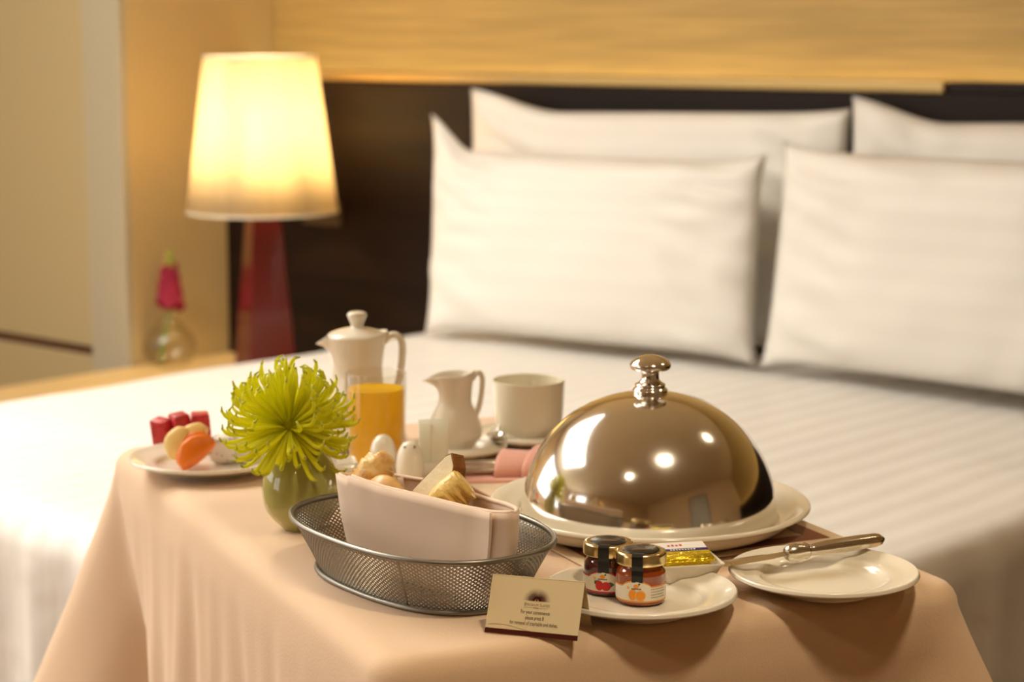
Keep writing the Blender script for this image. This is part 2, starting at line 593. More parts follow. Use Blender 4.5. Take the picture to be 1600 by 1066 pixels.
cp = thing('added_ceiling_panel', 'large rectangular glowing panel added at the ceiling for soft top light, mirrored high on the polished dome', 'light', (-3.55, 1.0, ZC))  # out of view; added to brighten level surfaces, placed after the dome's bright patch
mesh('frame', join(span(-.8, .8, -1.25, -1.2, -.05, -.001), span(-.8, .8, 1.2, 1.25, -.05, -.001), span(-.85, -.8, -1.25, 1.25, -.05, -.001), span(.8, .85, -1.25, 1.25, -.05, -.001)), M['post'], cp, smooth=False)
mesh('glow_panel', span(-.799, .799, -1.199, 1.199, -.04, -.002), M['panel'], cp, smooth=False)
for cx, cy_, w in ((0.48, 0.9, 1.9), (1.5, 2.35, 0.55), (-0.7, 0.2, 0.9)):
    x, y = C(cx, cy_)
    d_ = thing('downlight', 'small round recessed ceiling downlight mirrored in the polished dome', 'light', (x, y, ZC), 0, 'ceiling downlights')
    mesh('ring', lathe([(.05, -.001), (.055, -.006), (.04, -.008), (.036, -.002)], 32), M['frame'], d_)
    mesh('lens', lathe([(0, -.004), (.036, -.004)], 32), M['spot'], d_)
    ld = bpy.data.lights.new('downlight_beam', 'SPOT')
    ld.energy = DOWNLIGHT_WATTS * w
    ld.color = (1.0, 0.84, 0.60)
    ld.spot_size = R(110)
    ld.spot_blend = 0.9
    ld.shadow_soft_size = 0.12
    lo = bpy.data.objects.new('downlight_beam', ld)
    link(lo, d_)
    lo.location = (0, 0, -.03)

# ------------------------------------------------------------------ bed
BED_Z = 0.50
LEFT = (at(0, 630, BED_Z).x + at(657, 508, BED_Z).x) / 2
RIGHT = (at(1425, 880, BED_Z).x + at(1600, 824, BED_Z).x) / 2
FOOT = 1.72
bed = thing('bed', 'low upholstered double bed base with mattress under the striped duvet', 'bed', (LEFT, FOOT, 0))
bw, bl = RIGHT - LEFT, HB_U - .02 - FOOT
mesh('bed_base', span(.08, bw - .08, .08, bl, 0.02, .22, .02), M['mattress'], bed, smooth=False)
mesh('mattress', span(.06, bw - .06, .06, bl, .221, .455, .04), M['mattress'], bed)


def duvet_vf():
    r = .06
    prof = [(-.0, -.47)] + [(0, -.40 + .05 * k) for k in range(7)] + [(r - r * math.cos(a), -r + r * math.sin(a)) for a in [PI / 2 * k / 6 for k in range(7)]]
    xs = [(p[0], p[1]) for p in prof]
    inner = [(r + (bw - 2 * r) * (k / 60), 0) for k in range(1, 60)]
    full = xs + inner + [(bw - p[0], p[1]) for p in reversed(prof)]
    ypro = [(p[0], p[1]) for p in prof] + [(r + (bl - r) * (k / 60), 0) for k in range(1, 61)]
    V = []
    for (y, zy) in ypro:
        for (x, zx) in full:
            z = min(zx, zy) if (zx < 0 or zy < 0) else 0
            X, Y = x, y
            d = -z
            if d > .03:
                fx = .012 * math.sin((y + .3 * nz(y, x, 0, 2)) * 26) + .01 * nz(x * 3, y * 3, 2.0, 2)
                if zx < -0.03 and zx <= zy:
                    X += (fx - .03 * d) * (1 if x > bw / 2 else -1) * min(1, d * 6)
                if zy < -0.03 and zy <= zx:
                    Y -= (.012 * math.sin((x + .3 * nz(x, y, 5, 2)) * 26) + .01 * nz(x * 3, 4, 2, 2)) * min(1, d * 6)
            else:
                z += .010 * nz(x * 1.6, y * 1.6, 3.3, 1.3) + .004 * nz(x * 5, y * 3, 1.0, 1.4)
            V.append((X, Y, BED_Z + z))
    nx = len(full)
    Fs = [(j * nx + i, j * nx + i + 1, (j + 1) * nx + i + 1, (j + 1) * nx + i) for j in range(len(ypro) - 1) for i in range(nx - 1)]
    return V, Fs


dv = mesh('duvet', duvet_vf(), M['duvet'], loc=(LEFT, FOOT, 0))
tag(dv, 'white satin striped duvet spread over the whole bed', 'duvet')


def pillow(label, tl, tr, br, bl_, T, pinch=.05, seed=0.0, ear=1.0, earw=.3):
    """tl..bl: room-space corners"""
    tl, tr, br, bl_ = map(Vector, (tl, tr, br, bl_))
    nrm = ((tr - tl).cross(bl_ - tl)).normalized()
    W = ((tr - tl).length + (br - bl_).length) / 2
    H = ((bl_ - tl).length + (br - tr).length) / 2
    base = (bl_ + br) / 2
    n1, n2 = 49, 33
    V, Fs, UV = [], [], []
    for side in (1, -1):
        for j in range(n2):
            for i in range(n1):
                a, b = -1 + 2 * i / (n1 - 1), -1 + 2 * j / (n2 - 1)
                aa = a * (1 - pinch * (1 - abs(b) ** 5) * .7)
                bb = b * (1 - pinch * 1.9 * (1 - abs(a) ** 7))
                if b < 0 and ear > 1.0:          # one top corner stands up
                    lift = max(0.0, (-a - (1 - earw)) / earw)
                    lift = lift * lift * (3 - 2 * lift)
                    bb = b * (1 - pinch * 1.9 * (1 - abs(a) ** 8) - (ear - 1) * (1 - lift))
                u, v = (aa + 1) / 2, (bb + 1) / 2
                p = (tl * (1 - u) + tr * u) * (1 - v) + (bl_ * (1 - u) + br * u) * v
                th = T * max(0, (1 - a ** 4) * (1 - b ** 4)) ** .6
                edge = max(0, 1 - th / T)
                w = .008 * nz(a * 1.6 + seed, b * 1.6, side, 1.2) + .016 * nz(a * 5 + seed, b * 4, side * 2, 1.0) * (edge + .25 * max(0, a))
                crease = .022 * math.sin((a * 2.0 - b * 3.0) * 6 + 3 * nz(a * 2, b * 2, seed)) * max(0, abs(a) - .45) * (1 - abs(a)) * 4
                p = p + nrm * (side * th + (w + crease) * min(1, th / T * 3))
                V.append(p - base)
                UV.append((a * W / 2, b * H / 2))
    k = n1 * n2
    for s in (0, 1):
        for j in range(n2 - 1):
            for i in range(n1 - 1):
                q = [j * n1 + i, j * n1 + i + 1, (j + 1) * n1 + i + 1, (j + 1) * n1 + i]
                Fs.append(tuple(x + s * k for x in (q if s == 0 else q[::-1])))
    o = mesh('pillow', (V, Fs), M['pillow'], loc=base, uv=UV)
    bm = bmesh.new(); bm.from_mesh(o.data)
    bmesh.ops.remove_doubles(bm, verts=bm.verts, dist=1e-5)
    bmesh.ops.recalc_face_normals(bm, faces=bm.faces)
    bm.to_mesh(o.data); bm.free()
    o.data.polygons.foreach_set('use_smooth', [True] * len(o.data.polygons))
    tag(o, label, 'pillow', 'white striped pillows against the headboard')
    return o


BL1 = at(664, 522, BED_Z + .012)
BR1 = at(1182, 574, BED_Z + .012)
UB = (BL1.y + BR1.y) / 2
TL1, TR1 = at_u(674, 178, UB + .09), at_u(1202, 190, UB + .09)
pillow('white striped front pillow with one tall pointed corner, nearer the table lamp', TL1, TR1, BR1, BL1, .06, .04, 1.0, 1.26, .28)
BL2 = at(1186, 576, BED_Z + .012)
TL2 = at_u(1222, 218, BL2.y + .04)
pillow('white striped front pillow at the side of the bed away from the lamp', TL2, TL2 + Vector((.92, 0, 0)), BL2 + Vector((.92, -.03, 0)), BL2, .05, .05, 5.0)
UP = HB_U - .056
TL3, TR3 = at_u(736, 138, UP), at_u(1331, 132, UP)
pillow('white striped pillow against the headboard behind the front pillow nearer the lamp', TL3, TR3,
       Vector((TR3.x + .0, UP - .01, BED_Z + .012)), Vector((TL3.x + .0, UP - .01, BED_Z + .012)), .045, .018, 9.0, 1.17, .55)
TL4 = at_u(1332, 150, UP)
pillow('white striped pillow against the headboard with a flopped corner, away from the lamp', TL4, TL4 + Vector((.85, 0.0, .03)),
       Vector((TL4.x + .85, UP - .01, BED_Z + .012)), Vector((TL4.x + .005, UP - .01, BED_Z + .012)), .045, .018, 13.0, 1.17, .55)
print('pillow depth', UB, BL2.y, UP, (BR1 - BL1).length, TL3, TR3)

# ------------------------------------------------------------------ bedside console, lamp, glass vase
CON_Z = .305
cn = thing('bedside_console', 'low pale oak bedside console carrying the lit lamp', 'console', (SIDE_N + .005, 2.45, 0))
cw, cl = LEFT - .06 - SIDE_N - .01, HB_U - 2.45 - .005
mesh('top', span(0, cw, 0, cl, CON_Z - .03, CON_Z, .003), M['oak'], cn, smooth=False)
mesh('body', span(.02, cw - .02, .02, cl, 0.002, CON_Z - .031), M['oak'], cn, smooth=False)

LT = 5.18
lx, ly = C((410 - 800) / F_PX * LT, LT)
lp = thing('table_lamp', 'lit table lamp with cream fabric shade on a tapered red lacquer base', 'lamp', (lx, ly, CON_Z), R(41))
sh0, sh1 = .452, .852      # shade bottom / top over the console
rb, rt = .196, .144


def lamp_base():
    V, Fs = [], []
    lv = [(.0, .078), (.012, .078), (.20, .062), (.40, .046), (.455, .040)]
    for z, r in lv:
        for k in range(4):
            a = PI / 4 + k * PI / 2 + R(24)
            V.append((r * 1.25 * math.cos(a), r * 1.25 * math.sin(a), z))
    for j in range(len(lv) - 1):
        for k in range(4):
            m_ = (k + 1) % 4
            Fs.append((j * 4 + k, j * 4 + m_, (j + 1) * 4 + m_, (j + 1) * 4 + k))
    Fs += [(3, 2, 1, 0), tuple(len(V) - 4 + k for k in range(4))]
    return V, Fs


lb = mesh('base', lamp_base(), M['lacquer'], lp, smooth=False)
bv = lb.modifiers.new('bevel', 'BEVEL'); bv.width = .004; bv.segments = 2
mesh('neck', lathe([(0, .455), (.012, .455), (.012, .52), (.018, .525), (.018, .56), (0, .56)], 20), M['brass'], lp)
sd = mesh('shade', lathe([(rb, sh0), (rb * .6 + rt * .4, sh0 * .6 + sh1 * .4), (rt, sh1)], 72), M['shade'], lp)
solidify(sd, .0015)
for rr_, zz_ in ((rb, sh0), (rt, sh1)):
    mesh('shade_ring', tube([(rr_ * math.cos(2 * PI * k / 48), rr_ * math.sin(2 * PI * k / 48), zz_) for k in range(48)], .003, 6, closed=True), M['sachet'], lp)
bb = mesh('bulb', xf(lathe([(0, .045)] + [(.03 * math.cos(a), .045 * math.sin(a)) for a in [PI / 2 * (1 - k / 6) for k in range(1, 12)]] + [(0, -.045)], 20), Matrix.Translation((0, 0, .615))), M['bulb'], lp)
ld = bpy.data.lights.new('lamp_light', 'POINT')
ld.energy = LAMP_WATTS
ld.color = (1.0, 0.78, 0.46)
ld.shadow_soft_size = .04
lo = bpy.data.objects.new('lamp_light', ld)
link(lo, lp)
lo.location = (0, 0, .70)

gv = thing('glass_vase', 'clear round glass vase on the bedside console next to the lamp', 'vase', at(266, 572, CON_Z))
gp = spline([(.0, .002), (.045, .004), (.070, .045), (.062, .085), (.036, .115), (.024, .130), (.027, .139)], 6)
go = mesh('body', lathe([(max(r, 0), z) for r, z in gp], 40), M['glass'], gv)
solidify(go, .003, -1)
sn = thing('snapdragon', 'crimson snapdragon spike standing in the clear glass vase', 'flower', gv.location + Vector((0, 0, .006)), VIEW_Z)
mesh('stem', tube(spline([(-.026, 0, 0), (-.018, 0, .06), (-.004, 0, .12), (.004, 0, .20), (.006, 0, .31)], 6), .0045, 8), M['stem'], sn)
fl = lathe([(0, .016), (.008, .014), (.014, .008), (.017, 0), (.010, -.010), (.004, -.014), (0, -.014)], 10)
for k in range(30):
    z = .163 + .112 * (k / 30)
    a = k * 2.4
    s = 1.15 - .45 * (k / 30)
    rr = .021 * s
    mesh('floret', fl, M['crimson'], sn, M4=Matrix.Translation((.004 + rr * math.cos(a), rr * math.sin(a), z)) @ Matrix.Rotation(a, 4, 'Z') @ Matrix.Rotation(1.2 + .3 * math.sin(k), 4, 'Y') @ Matrix.Scale(s, 4))
for k in range(9):
    z = .275 + .045 * k / 9
    a = k * 2.4
    mesh('bud', fl, M['bud'], sn, M4=Matrix.Translation((.006 + .007 * math.cos(a), .007 * math.sin(a), z)) @ Matrix.Rotation(a, 4, 'Z') @ Matrix.Rotation(.5, 4, 'Y') @ Matrix.Scale(.5 - .025 * k, 4))

# ------------------------------------------------------------------ trolley table and cloth
TZ = .75
TA = YAW + R(24.5)                       # local X = long front edge, local Y = towards the back
tf = at(620, 1030, TZ)
TQ, TP = Vector((math.cos(TA), math.sin(TA), 0)), Vector((-math.sin(TA), math.cos(TA), 0))
Q0, Q1, P0, P1 = -.018, .530, -.012, .868
TC = tf + TQ * ((Q0 + Q1) / 2) + TP * ((P0 + P1) / 2)
HA, HB = (Q1 - Q0) / 2, (P1 - P0) / 2


def tl(q, p, z=TZ):
    v = tf + TQ * q + TP * p
    return Vector((v.x, v.y, z))


tb = thing('serving_trolley', 'room service trolley hidden under the peach tablecloth', 'table', (TC.x, TC.y, 0), TA)
mesh('tabletop', span(-HA + .02, HA - .02, -HB + .02, HB - .02, TZ - .03, TZ - .003, .006), M['dark_wood'], tb, smooth=False)
for sx in (-1, 1):
    for sy in (-.86, .2):
        lg = mesh('leg', tube([(sx * (HA - .06), sy * (HB - .06), .07), (sx * (HA - .06), sy * (HB - .06), TZ - .031)], .012, 12), M['steel'], tb)
        mesh('castor', xf(tube([(-.012, 0, 0), (.012, 0, 0)], .034, 20), Matrix.Translation((sx * (HA - .06), sy * (HB - .06), .035))), M['black'], lg)


def cloth_vf():
    rc = .035
    per = []                       # (x, y, nx, ny, s_to_corner)
    hx, hy = HA - rc, HB - rc
    corners = [(hx, hy, 0), (-hx, hy, PI / 2), (-hx, -hy, PI), (hx, -hy, 3 * PI / 2)]
    for ci, (cx, cy_, a0) in enumerate(corners):
        for k in range(13):
            a = a0 + PI / 2 * k / 12
            per.append((cx + rc * math.cos(a), cy_ + rc * math.sin(a), math.cos(a), math.sin(a), rc * (a - a0 - PI / 4)))
        nx_, ny_, _ = corners[(ci + 1) % 4]
        a = a0 + PI / 2
        p0 = Vector((cx + rc * math.cos(a), cy_ + rc * math.sin(a)))
        p1 = Vector((nx_ + rc * math.cos(a), ny_ + rc * math.sin(a)))
        n = int((p1 - p0).length / .011)
        ln = (p1 - p0).length
        for k in range(1, n):
            t = k / n
            q = p0.lerp(p1, t)
            sA, sB = rc * PI / 4 + t * ln, rc * PI / 4 + (1 - t) * ln
            per.append((q.x, q.y, math.cos(a), math.sin(a), sA if sA < sB else -sB))
    n = len(per)
    V, Fs = [], []
    re = .022
    rings = []
    for k in (0.0, .25, .5, .7, .82, .9, .96):
        rings.append(('top', k))
    for k in range(6):
        rings.append(('edge', PI / 2 * k / 5))
    for k in range(1, 27):
        rings.append(('hang', .017 * k))
    for kind, val in rings:
        for i, (x, y, nx_, ny_, s) in enumerate(per):
            if kind == 'top':
                f = .02 + val * .98
                px_, py_ = (x - nx_ * re) * f, (y - ny_ * re) * f
                V.append((px_, py_, TZ + .0006 * nz(px_ * 9, py_ * 9, 0)))
                continue
            if kind == 'edge':
                d = re - re * math.cos(val)
                o = -re + re * math.sin(val)
                V.append((x + nx_ * o, y + ny_ * o, TZ - d))
                continue
            d0 = val
            back = max(0, ny_) if y > HB - .2 else 0
            wy = TC.y + x * math.sin(TA) + y * math.cos(TA)
            short = min(1.0, max(0.0, (wy - (FOOT - .22)) / .14)) if (nx_ > -.5) else 0.0
            back = max(back, short)
            d = re + d0 * (1 - .64 * back)
            w = .03 + .34 * d0
            tri = max(0.0, 1 - abs(s) / w)
            tri = tri * tri * (3 - 2 * tri) * .55 + tri * .45
            out = .52 * d0 * tri * (1 - .8 * back) + .004 * (1 - tri)
            valley = -.10 * d0 * math.exp(-((abs(s) - w) / (.03 + .1 * d0)) ** 2)
            rip = (.020 * nz(x * 11 + 3, y * 11, d0 * 1.6, 1.0) + .013 * nz(x * 30, y * 30, d0 * 3.0 + x * 8, 1.0)) * min(1, d0 * 4) * (1 - tri)
            o = out + valley + rip
            # corners swing out along the diagonal
            if abs(s) < w and tri > 0:
                dx_, dy_ = (1 if x > 0 else -1) / math.sqrt(2), (1 if y > 0 else -1) / math.sqrt(2)
                mx_, my_ = nx_ * (1 - tri) + dx_ * tri, ny_ * (1 - tri) + dy_ * tri
            else:
                mx_, my_ = nx_, ny_
            V.append((x + mx_ * o, y + my_ * o, TZ - d))
    for j in range(len(rings) - 1):
        for i in range(n):
            k = (i + 1) % n
            Fs.append((j * n + i, j * n + k, (j + 1) * n + k, (j + 1) * n + i))
    Fs.append(tuple(range(n)))
    return V, Fs


tc_ = mesh('tablecloth', cloth_vf(), M['cloth'], loc=(TC.x, TC.y, 0), rot=(0, 0, TA))
tag(tc_, 'peach cotton tablecloth draped over the trolley with falling corner folds', 'tablecloth')

# placemat
pm = thing('placemat', 'cream placemat with brown border under the covered main plate', 'placemat', tl(.3775, .355, TZ + .0012), TA)
pw, pl = .134, .205
mesh('sheet', span(-pw, pw, -pl, pl, 0, .0012), M['mat_cream'], pm, smooth=False)
i0, i1 = .014, .032
mesh('border_band', join(span(-pw + i0, pw - i0, -pl + i0, -pl + i1, .0013, .0017), span(-pw + i0, pw - i0, pl - i1, pl - i0, .0013, .0017),
                         span(-pw + i0, -pw + i1, -pl + i1, pl - i1, .0013, .0017), span(pw - i1, pw - i0, -pl + i1, pl - i1, .0013, .0017)), M['mat_brown'], pm, smooth=False)


# ------------------------------------------------------------------ crockery
def plate_prof(Rr, h, foot=.55, lip=.004, wide=False):
    if wide:
        return [(0, .005), (.4 * Rr, .005)] + spline([(.80 * Rr, .0055), (.835 * Rr, .007), (.87 * Rr, .0115), (.92 * Rr, h - .004), (.965 * Rr, h - .0004), (.988 * Rr, h), (Rr, h - .0018), (.993 * Rr, h - lip), (.93 * Rr, h - lip - .004), (.84 * Rr, .003), (.7 * Rr, .0012)], 4) + [(.7 * Rr, 0), (.7 * Rr - .004, 0), (.7 * Rr - .005, .002), (0, .002)]
    return spline([(0, .005), (.3 * Rr, .005), (.58 * Rr, .0055)], 3) + \
        spline([(.64 * Rr, .008), (.70 * Rr, .0125), (.84 * Rr, h - .004), (.955 * Rr, h - .0005), (.985 * Rr, h), (Rr, h - .0018), (.993 * Rr, h - lip), (.86 * Rr, h - lip - .004), (.68 * Rr, .005), (foot * Rr, .0012)], 4) + \
        [(foot * Rr, 0), (foot * Rr - .004, 0), (foot * Rr - .005, .002), (0, .002)]


def plate(label, loc, Rr, h, group=None, name='plate', lip=.004):
    o = mesh(name, lathe(plate_prof(Rr, h, lip=lip, wide=name == 'dinner_plate'), 96), M['porcelain'], loc=loc)
    tag(o, label, name.split('_')[-1], group)
    return o


PL = at(1014, 783, TZ + .024)
PL.z = TZ + .003
plate('large cream dinner plate under the steel dome', PL, .154, .023, name='dinner_plate')
BP = at(1287, 884, TZ + .02); BP.z = TZ
plate('cream side plate with the butter knife lying across it', BP, .0805, .018, name='side_plate')
JP = at(999, 914, TZ + .02); JP.z = TZ
plate('cream side plate holding two jam jars and a butter dish', JP, .0805, .018, name='side_plate')
FP = at(328, 707, TZ + .02); FP.z = TZ
plate('cream side plate of cut fruit at the corner of the cloth', FP, .0865, .018, name='side_plate')

# cloche
cl_ = thing('cloche', 'polished steel dome cover with a round knob on the dinner plate', 'cloche', (PL.x, PL.y, PL.z + .0064), VIEW_Z)
rd, hd = .1225, .1215
dome = [(rd + .0015, 0), (rd + .0025, .0015), (rd + .0015, .003), (rd, .004)] + [(rd * math.cos(a) ** .92, .004 + (hd - .004) * math.sin(a)) for a in [PI / 2 * k / 40 for k in range(1, 40)]] + [(0, hd)]
do = mesh('dome', lathe(dome, 128), M['chrome'], cl_)
kp = spline([(.0165, hd - .002), (.017, hd + .002), (.0145, hd + .005), (.0145, hd + .0075), (.0105, hd + .010), (.0085, hd + .013), (.0085, hd + .0185), (.0105, hd + .0205), (.018, hd + .022), (.0198, hd + .0255), (.0185, hd + .0288), (.013, hd + .0328), (.006, hd + .0352), (.0, hd + .0356)], 5)
mesh('knob', lathe([(max(0, r), z) for r, z in kp], 48), M['chrome'], cl_)

# butter knife on the side plate
ka, kb = at(1380, 842, TZ + .0255), at(1114, 883, TZ + .0205)
kv = kb - ka
kn = thing('butter_knife', 'silver butter knife with ribbed handle lying across a side plate', 'knife', ka, math.atan2(kv.y, kv.x))
KL = Vector((kv.x, kv.y)).length
slope = kv.z / KL
SH = Matrix.Rotation(-math.atan(slope), 4, 'Y')
hlen = KL * .455


def handle_vf():
    V, Fs = [], []
    st = [(0, .3), (.004, .72), (.010, .92), (.03, 1), (.06, .95), (hlen - .006, .8), (hlen, .8)]
    seg = 32
    for x, k in st:
        for i in range(seg):
            a = 2 * PI * i / seg
            rr = .0078 * k * (1 + .05 * math.cos(8 * a))
            V.append((x, rr * 1.05 * math.cos(a), rr * .85 * math.sin(a)))
    for j in range(len(st) - 1):
        for i in range(seg):
            m_ = (i + 1) % seg
            Fs.append((j * seg + i, j * seg + m_, (j + 1) * seg + m_, (j + 1) * seg + i))
    Fs += [tuple(range(seg)), tuple((len(st) - 1) * seg + i for i in range(seg))]
    return V, Fs


mesh('handle', handle_vf(), M['silver'], kn, M4=SH)
mesh('collar', xf(lathe([(.0, 0), (.0066, 0), (.0074, .002), (.0066, .004), (.0072, .007), (.0082, .012), (.0072, .018), (.005, .022), (0, .022)], 28), Matrix.Translation((hlen, 0, 0)) @ Matrix.Rotation(PI / 2, 4, 'Y')), M['silver'], kn, M4=SH)


def blade_vf():
    V, Fs = [], []
    x0, x1 = hlen + .018, KL
    n = 20
    for k in range(n + 1):
        t = k / n
        x = x0 + (x1 - x0) * t
        wdt = (.0042 + .0045 * min(1, t * 3)) * (1 if t < .82 else max(.12, math.sqrt(max(0, 1 - ((t - .82) / .18) ** 2))))
        th = .0024 * (1 - .6 * t)
        off = .002 * t
        V += [(x, -wdt + off, 0), (x, off, th), (x, wdt + off, 0), (x, off, -th)]
    for k in range(n):
        for i in range(4):
            m_ = (i + 1) % 4
            Fs.append((k * 4 + i, k * 4 + m_, k * 4 + 4 + m_, k * 4 + 4 + i))
    Fs += [(0, 1, 2, 3), tuple(n * 4 + i for i in range(4))]
    return V, Fs


mesh('blade', blade_vf(), M['chrome'], kn, smooth=False, M4=SH)


# ------------------------------------------------------------------ jam jars
def wrap(r, t0, t1, z0, z1, nt=24, top=None, eps=0.0):
    """patch of a cylinder wall, angles in radians from the picture-facing side"""
    V, Fs = [], []
    for i in range(nt + 1):
        t = t0 + (t1 - t0) * i / nt
        zz = z1 if top is None else top(t)
        for z in (z0, zz):
            V.append(((r + eps) * math.sin(t), -(r + eps) * math.cos(t), z))
    for i in range(nt):
        Fs.append((2 * i, 2 * i + 2, 2 * i + 3, 2 * i + 1))
    return V, Fs


def wrap_disc(r, tc, zc, a, b, eps, n=20, cut=None):
    V, Fs = [], []
    for k in range(n):
        g = 2 * PI * k / n
        t = tc + a * math.cos(g) / r
        V.append(((r + eps) * math.sin(t), -(r + eps) * math.cos(t), zc + b * math.sin(g)))
    V.append(((r + eps) * math.sin(tc), -(r + eps) * math.cos(tc), zc))
    Fs = [(k, (k + 1) % n, n) for k in range(n)]
    return V, Fs


def jar(label, loc, jam, band, fruit, rot):
    t = thing('jam_jar', label, 'jar', loc, VIEW_Z + rot, 'jam jars on the side plate')
    r = .0205
    body = spline([(.0, .001), (.016, .0), (.0195, .0015), (r, .005), (r, .022), (.0202, .026), (.0175, .0305), (.0172, .034)], 5)
    mesh('jar_glass', lathe([(max(0, a), z) for a, z in body] + [(0, .034)], 56), M[jam], t)
    lid = spline([(.0185, .0325), (.0207, .033), (.0212, .0345), (.0211, .0405), (.0203, .0425), (.0188, .0432), (.017, .0431)], 4)
    ld_ = mesh('lid', lathe([(.0165, .0325)] + lid + [(.0, .0431)], 56), M['gold'], t)
    mesh('lid_seal', lathe([(0, .0437), (.0148, .0437), (.0152, .0434), (.0152, .043)], 40), M['black'], ld_)
    V, Fs = [], []
    for k in range(19):
        a = PI * (k / 18)
        a0 = .25
        L_ = .0045 * (.65 + .35 * math.sin(a))
        for w_ in (-.05, .05):
            V.append((.0018 * math.cos(a + w_) - .001, .0018 * math.sin(a + w_), .0439))
        V.append((L_ * 1.6 * math.cos(a) - .001, L_ * math.sin(a), .0439))
        Fs.append((3 * k, 3 * k + 1, 3 * k + 2))
    mesh('seal_emblem', join((V, Fs), span(-.008, .007, -.0022, -.0012, .0438, .044)), M['print_gold'], ld_, smooth=False)
    # black tamper strip over lid and shoulder
    st = [(-.0150, .0438), (-.0188, .0438), (-.0205, .0432), (-.0215, .0420), (-.0218, .040), (-.0218, .034), (-.0215, .0325), (-.0206, .030), (-.0212, .026), (-.0212, .0205)]
    V = []
    for y, z in st:
        for x in (-.0046, .0046):
            yy = y + (abs(y) - math.sqrt(max(0, y * y - x * x)))
            V.append((x, yy, z))
    Fs = [(2 * i, 2 * i + 1, 2 * i + 3, 2 * i + 2) for i in range(len(st) - 1)]
    solidify(mesh('seal_strip', (V, Fs), M['black'], t, smooth=False, M4=Matrix.Rotation(-.26, 4, 'Z')), .0003)
    tcn = -.30
    top = lambda q: .0160 + .0050 * max(0, math.cos(max(-PI / 2, min(PI / 2, (q - tcn) * 2.6)))) ** .7
    lab = mesh('label_border', wrap(r, -1.9, 2.2, .0035, 0, 80, lambda q: top(q) + .0012, .0002), M[band], t)
    mesh('label_paper', wrap(r, -1.9, 2.2, .0048, 0, 80, top, .0004), M['paper'], lab)
    mesh('label_sun', wrap_disc(r, tcn, .0175, .0022, .0016, .0006), M['orange_ink'], lab)
    mesh('label_leaf', wrap_disc(r, tcn + .12, .0192, .0008, .0007, .0006), M['green_ink'], lab)
    mesh('label_name', join(*[wrap_disc(r, tcn - .16 + .055 * k, .0152, .0005, .0006, .0006, 6) for k in range(7)]), M['dark_ink'], lab)
    mesh('label_dot', wrap_disc(r, tcn - .33, .0158, .0012, .0012, .0006), M['amber_ink'], lab)
    if fruit == 'strawberry':
        mesh('label_leaves', join(wrap_disc(r, tcn - .20, .0122, .0036, .0022, .0006, 5), wrap_disc(r, tcn + .28, .0108, .0042, .0024, .0006, 5)), M['green_ink'], lab)
        mesh('label_fruit', join(wrap_disc(r, tcn - .12,   .0098, .0034, .0042, .0007), wrap_disc(r, tcn + .15, .0094, .0040, .0038, .0008)), M['red_ink'], lab)
    else:
        mesh('label_fruit', wrap_disc(r, tcn - .14, .0100, .0034, .0046, .0007), M['orange_ink'], lab)
        o_ = mesh('label_slice', wrap_disc(r, tcn + .17, .0096, .0044, .0044, .0008), M['amber_ink'], lab)
        mesh('slice_flesh', wrap_disc(r, tcn + .17, .0096, .0036, .0036, .001), M['orange_ink'], lab)
    lines = []
    for k in range(4):
        x = .30
        rnd = random.Random(k + 3)
        while x < .95:
            w_ = .03 + .05 * rnd.random()
            lines.append(wrap(r, x, x + w_, .0142 - .0023 * k, .0149 - .0023 * k, 2, None, .0006))
            x += w_ + .03
    mesh('label_lines', join(*lines), M['grey_ink'], lab, smooth=False)
    return t


JZ = TZ + .0058
jf = at(1001, 938, JZ); jr = at(950, 923, JZ)
jar('small orange jam jar with a gold lid, in front of the other jar', jf, 'jam_orange', 'orange_ink', 'orange', .05)
jar('small dark strawberry jam jar with a gold lid, behind the orange one', jr, 'jam_red', 'red_ink', 'strawberry', .02)

# butter dish with a foil portion
bd_loc = at(1068, 904, JZ + .001)
bd = thing('butter_dish', 'small square white dish on the side plate behind the jam jars', 'dish', bd_loc, VIEW_Z + R(12))


def sq_ring(hx, hy, r, z, n=8):
    out = []
    for cx, cy_, a0 in ((hx - r, hy - r, 0), (-hx + r, hy - r, PI / 2), (-hx + r, -hy + r, PI), (hx - r, -hy + r, 3 * PI / 2)):
        for k in range(n + 1):
            a = a0 + PI / 2 * k / n
            out.append(Vector((cx + r * math.cos(a), cy_ + r * math.sin(a), z)))
    return out


def ring_loft(rings, close_a=True, close_b=True):
    n = len(rings[0])
    V = [p for r_ in rings for p in r_]
    Fs = []
    for j in range(len(rings) - 1):
        for i in range(n):
            k = (i + 1) % n
            Fs.append((j * n + i, j * n + k, (j + 1) * n + k, (j + 1) * n + i))
    if close_a:
        Fs.append(tuple(range(n))[::-1])
    if close_b:
        Fs.append(tuple((len(rings) - 1) * n + i for i in range(n)))
    return V, Fs


mesh('dish_body', ring_loft([sq_ring(.019, .019, .006, 0), sq_ring(.0205, .0205, .006, .001), sq_ring(.026, .026, .004, .0145), sq_ring(.0285, .0285, .003, .0182), sq_ring(.0282, .0282, .003, .0190), sq_ring(.0268, .0268, .003, .0187), sq_ring(.0235, .0235, .004, .012), sq_ring(.0185, .0185, .005, .004)]), M['porcelain'], bd)
bt = thing('butter_portion', 'foil butter portion in white, navy and yellow inside the white dish', 'butter', bd_loc + Vector((-.001, .0, .0125)), VIEW_Z + R(12))
mesh('tub', ring_loft([sq_ring(.0185, .0165, .003, 0), sq_ring(.0225, .020, .003, .010)]), M['yellow_foil'], bt)
TIL = Matrix.Translation((0, 0, .0102)) @ Matrix.Rotation(R(8), 4, 'X')
mesh('lid_yellow', span(-.0238, .0238, -.0215, .002, 0, .0006, .0002), M['yellow_foil'], bt, smooth=False, M4=TIL)
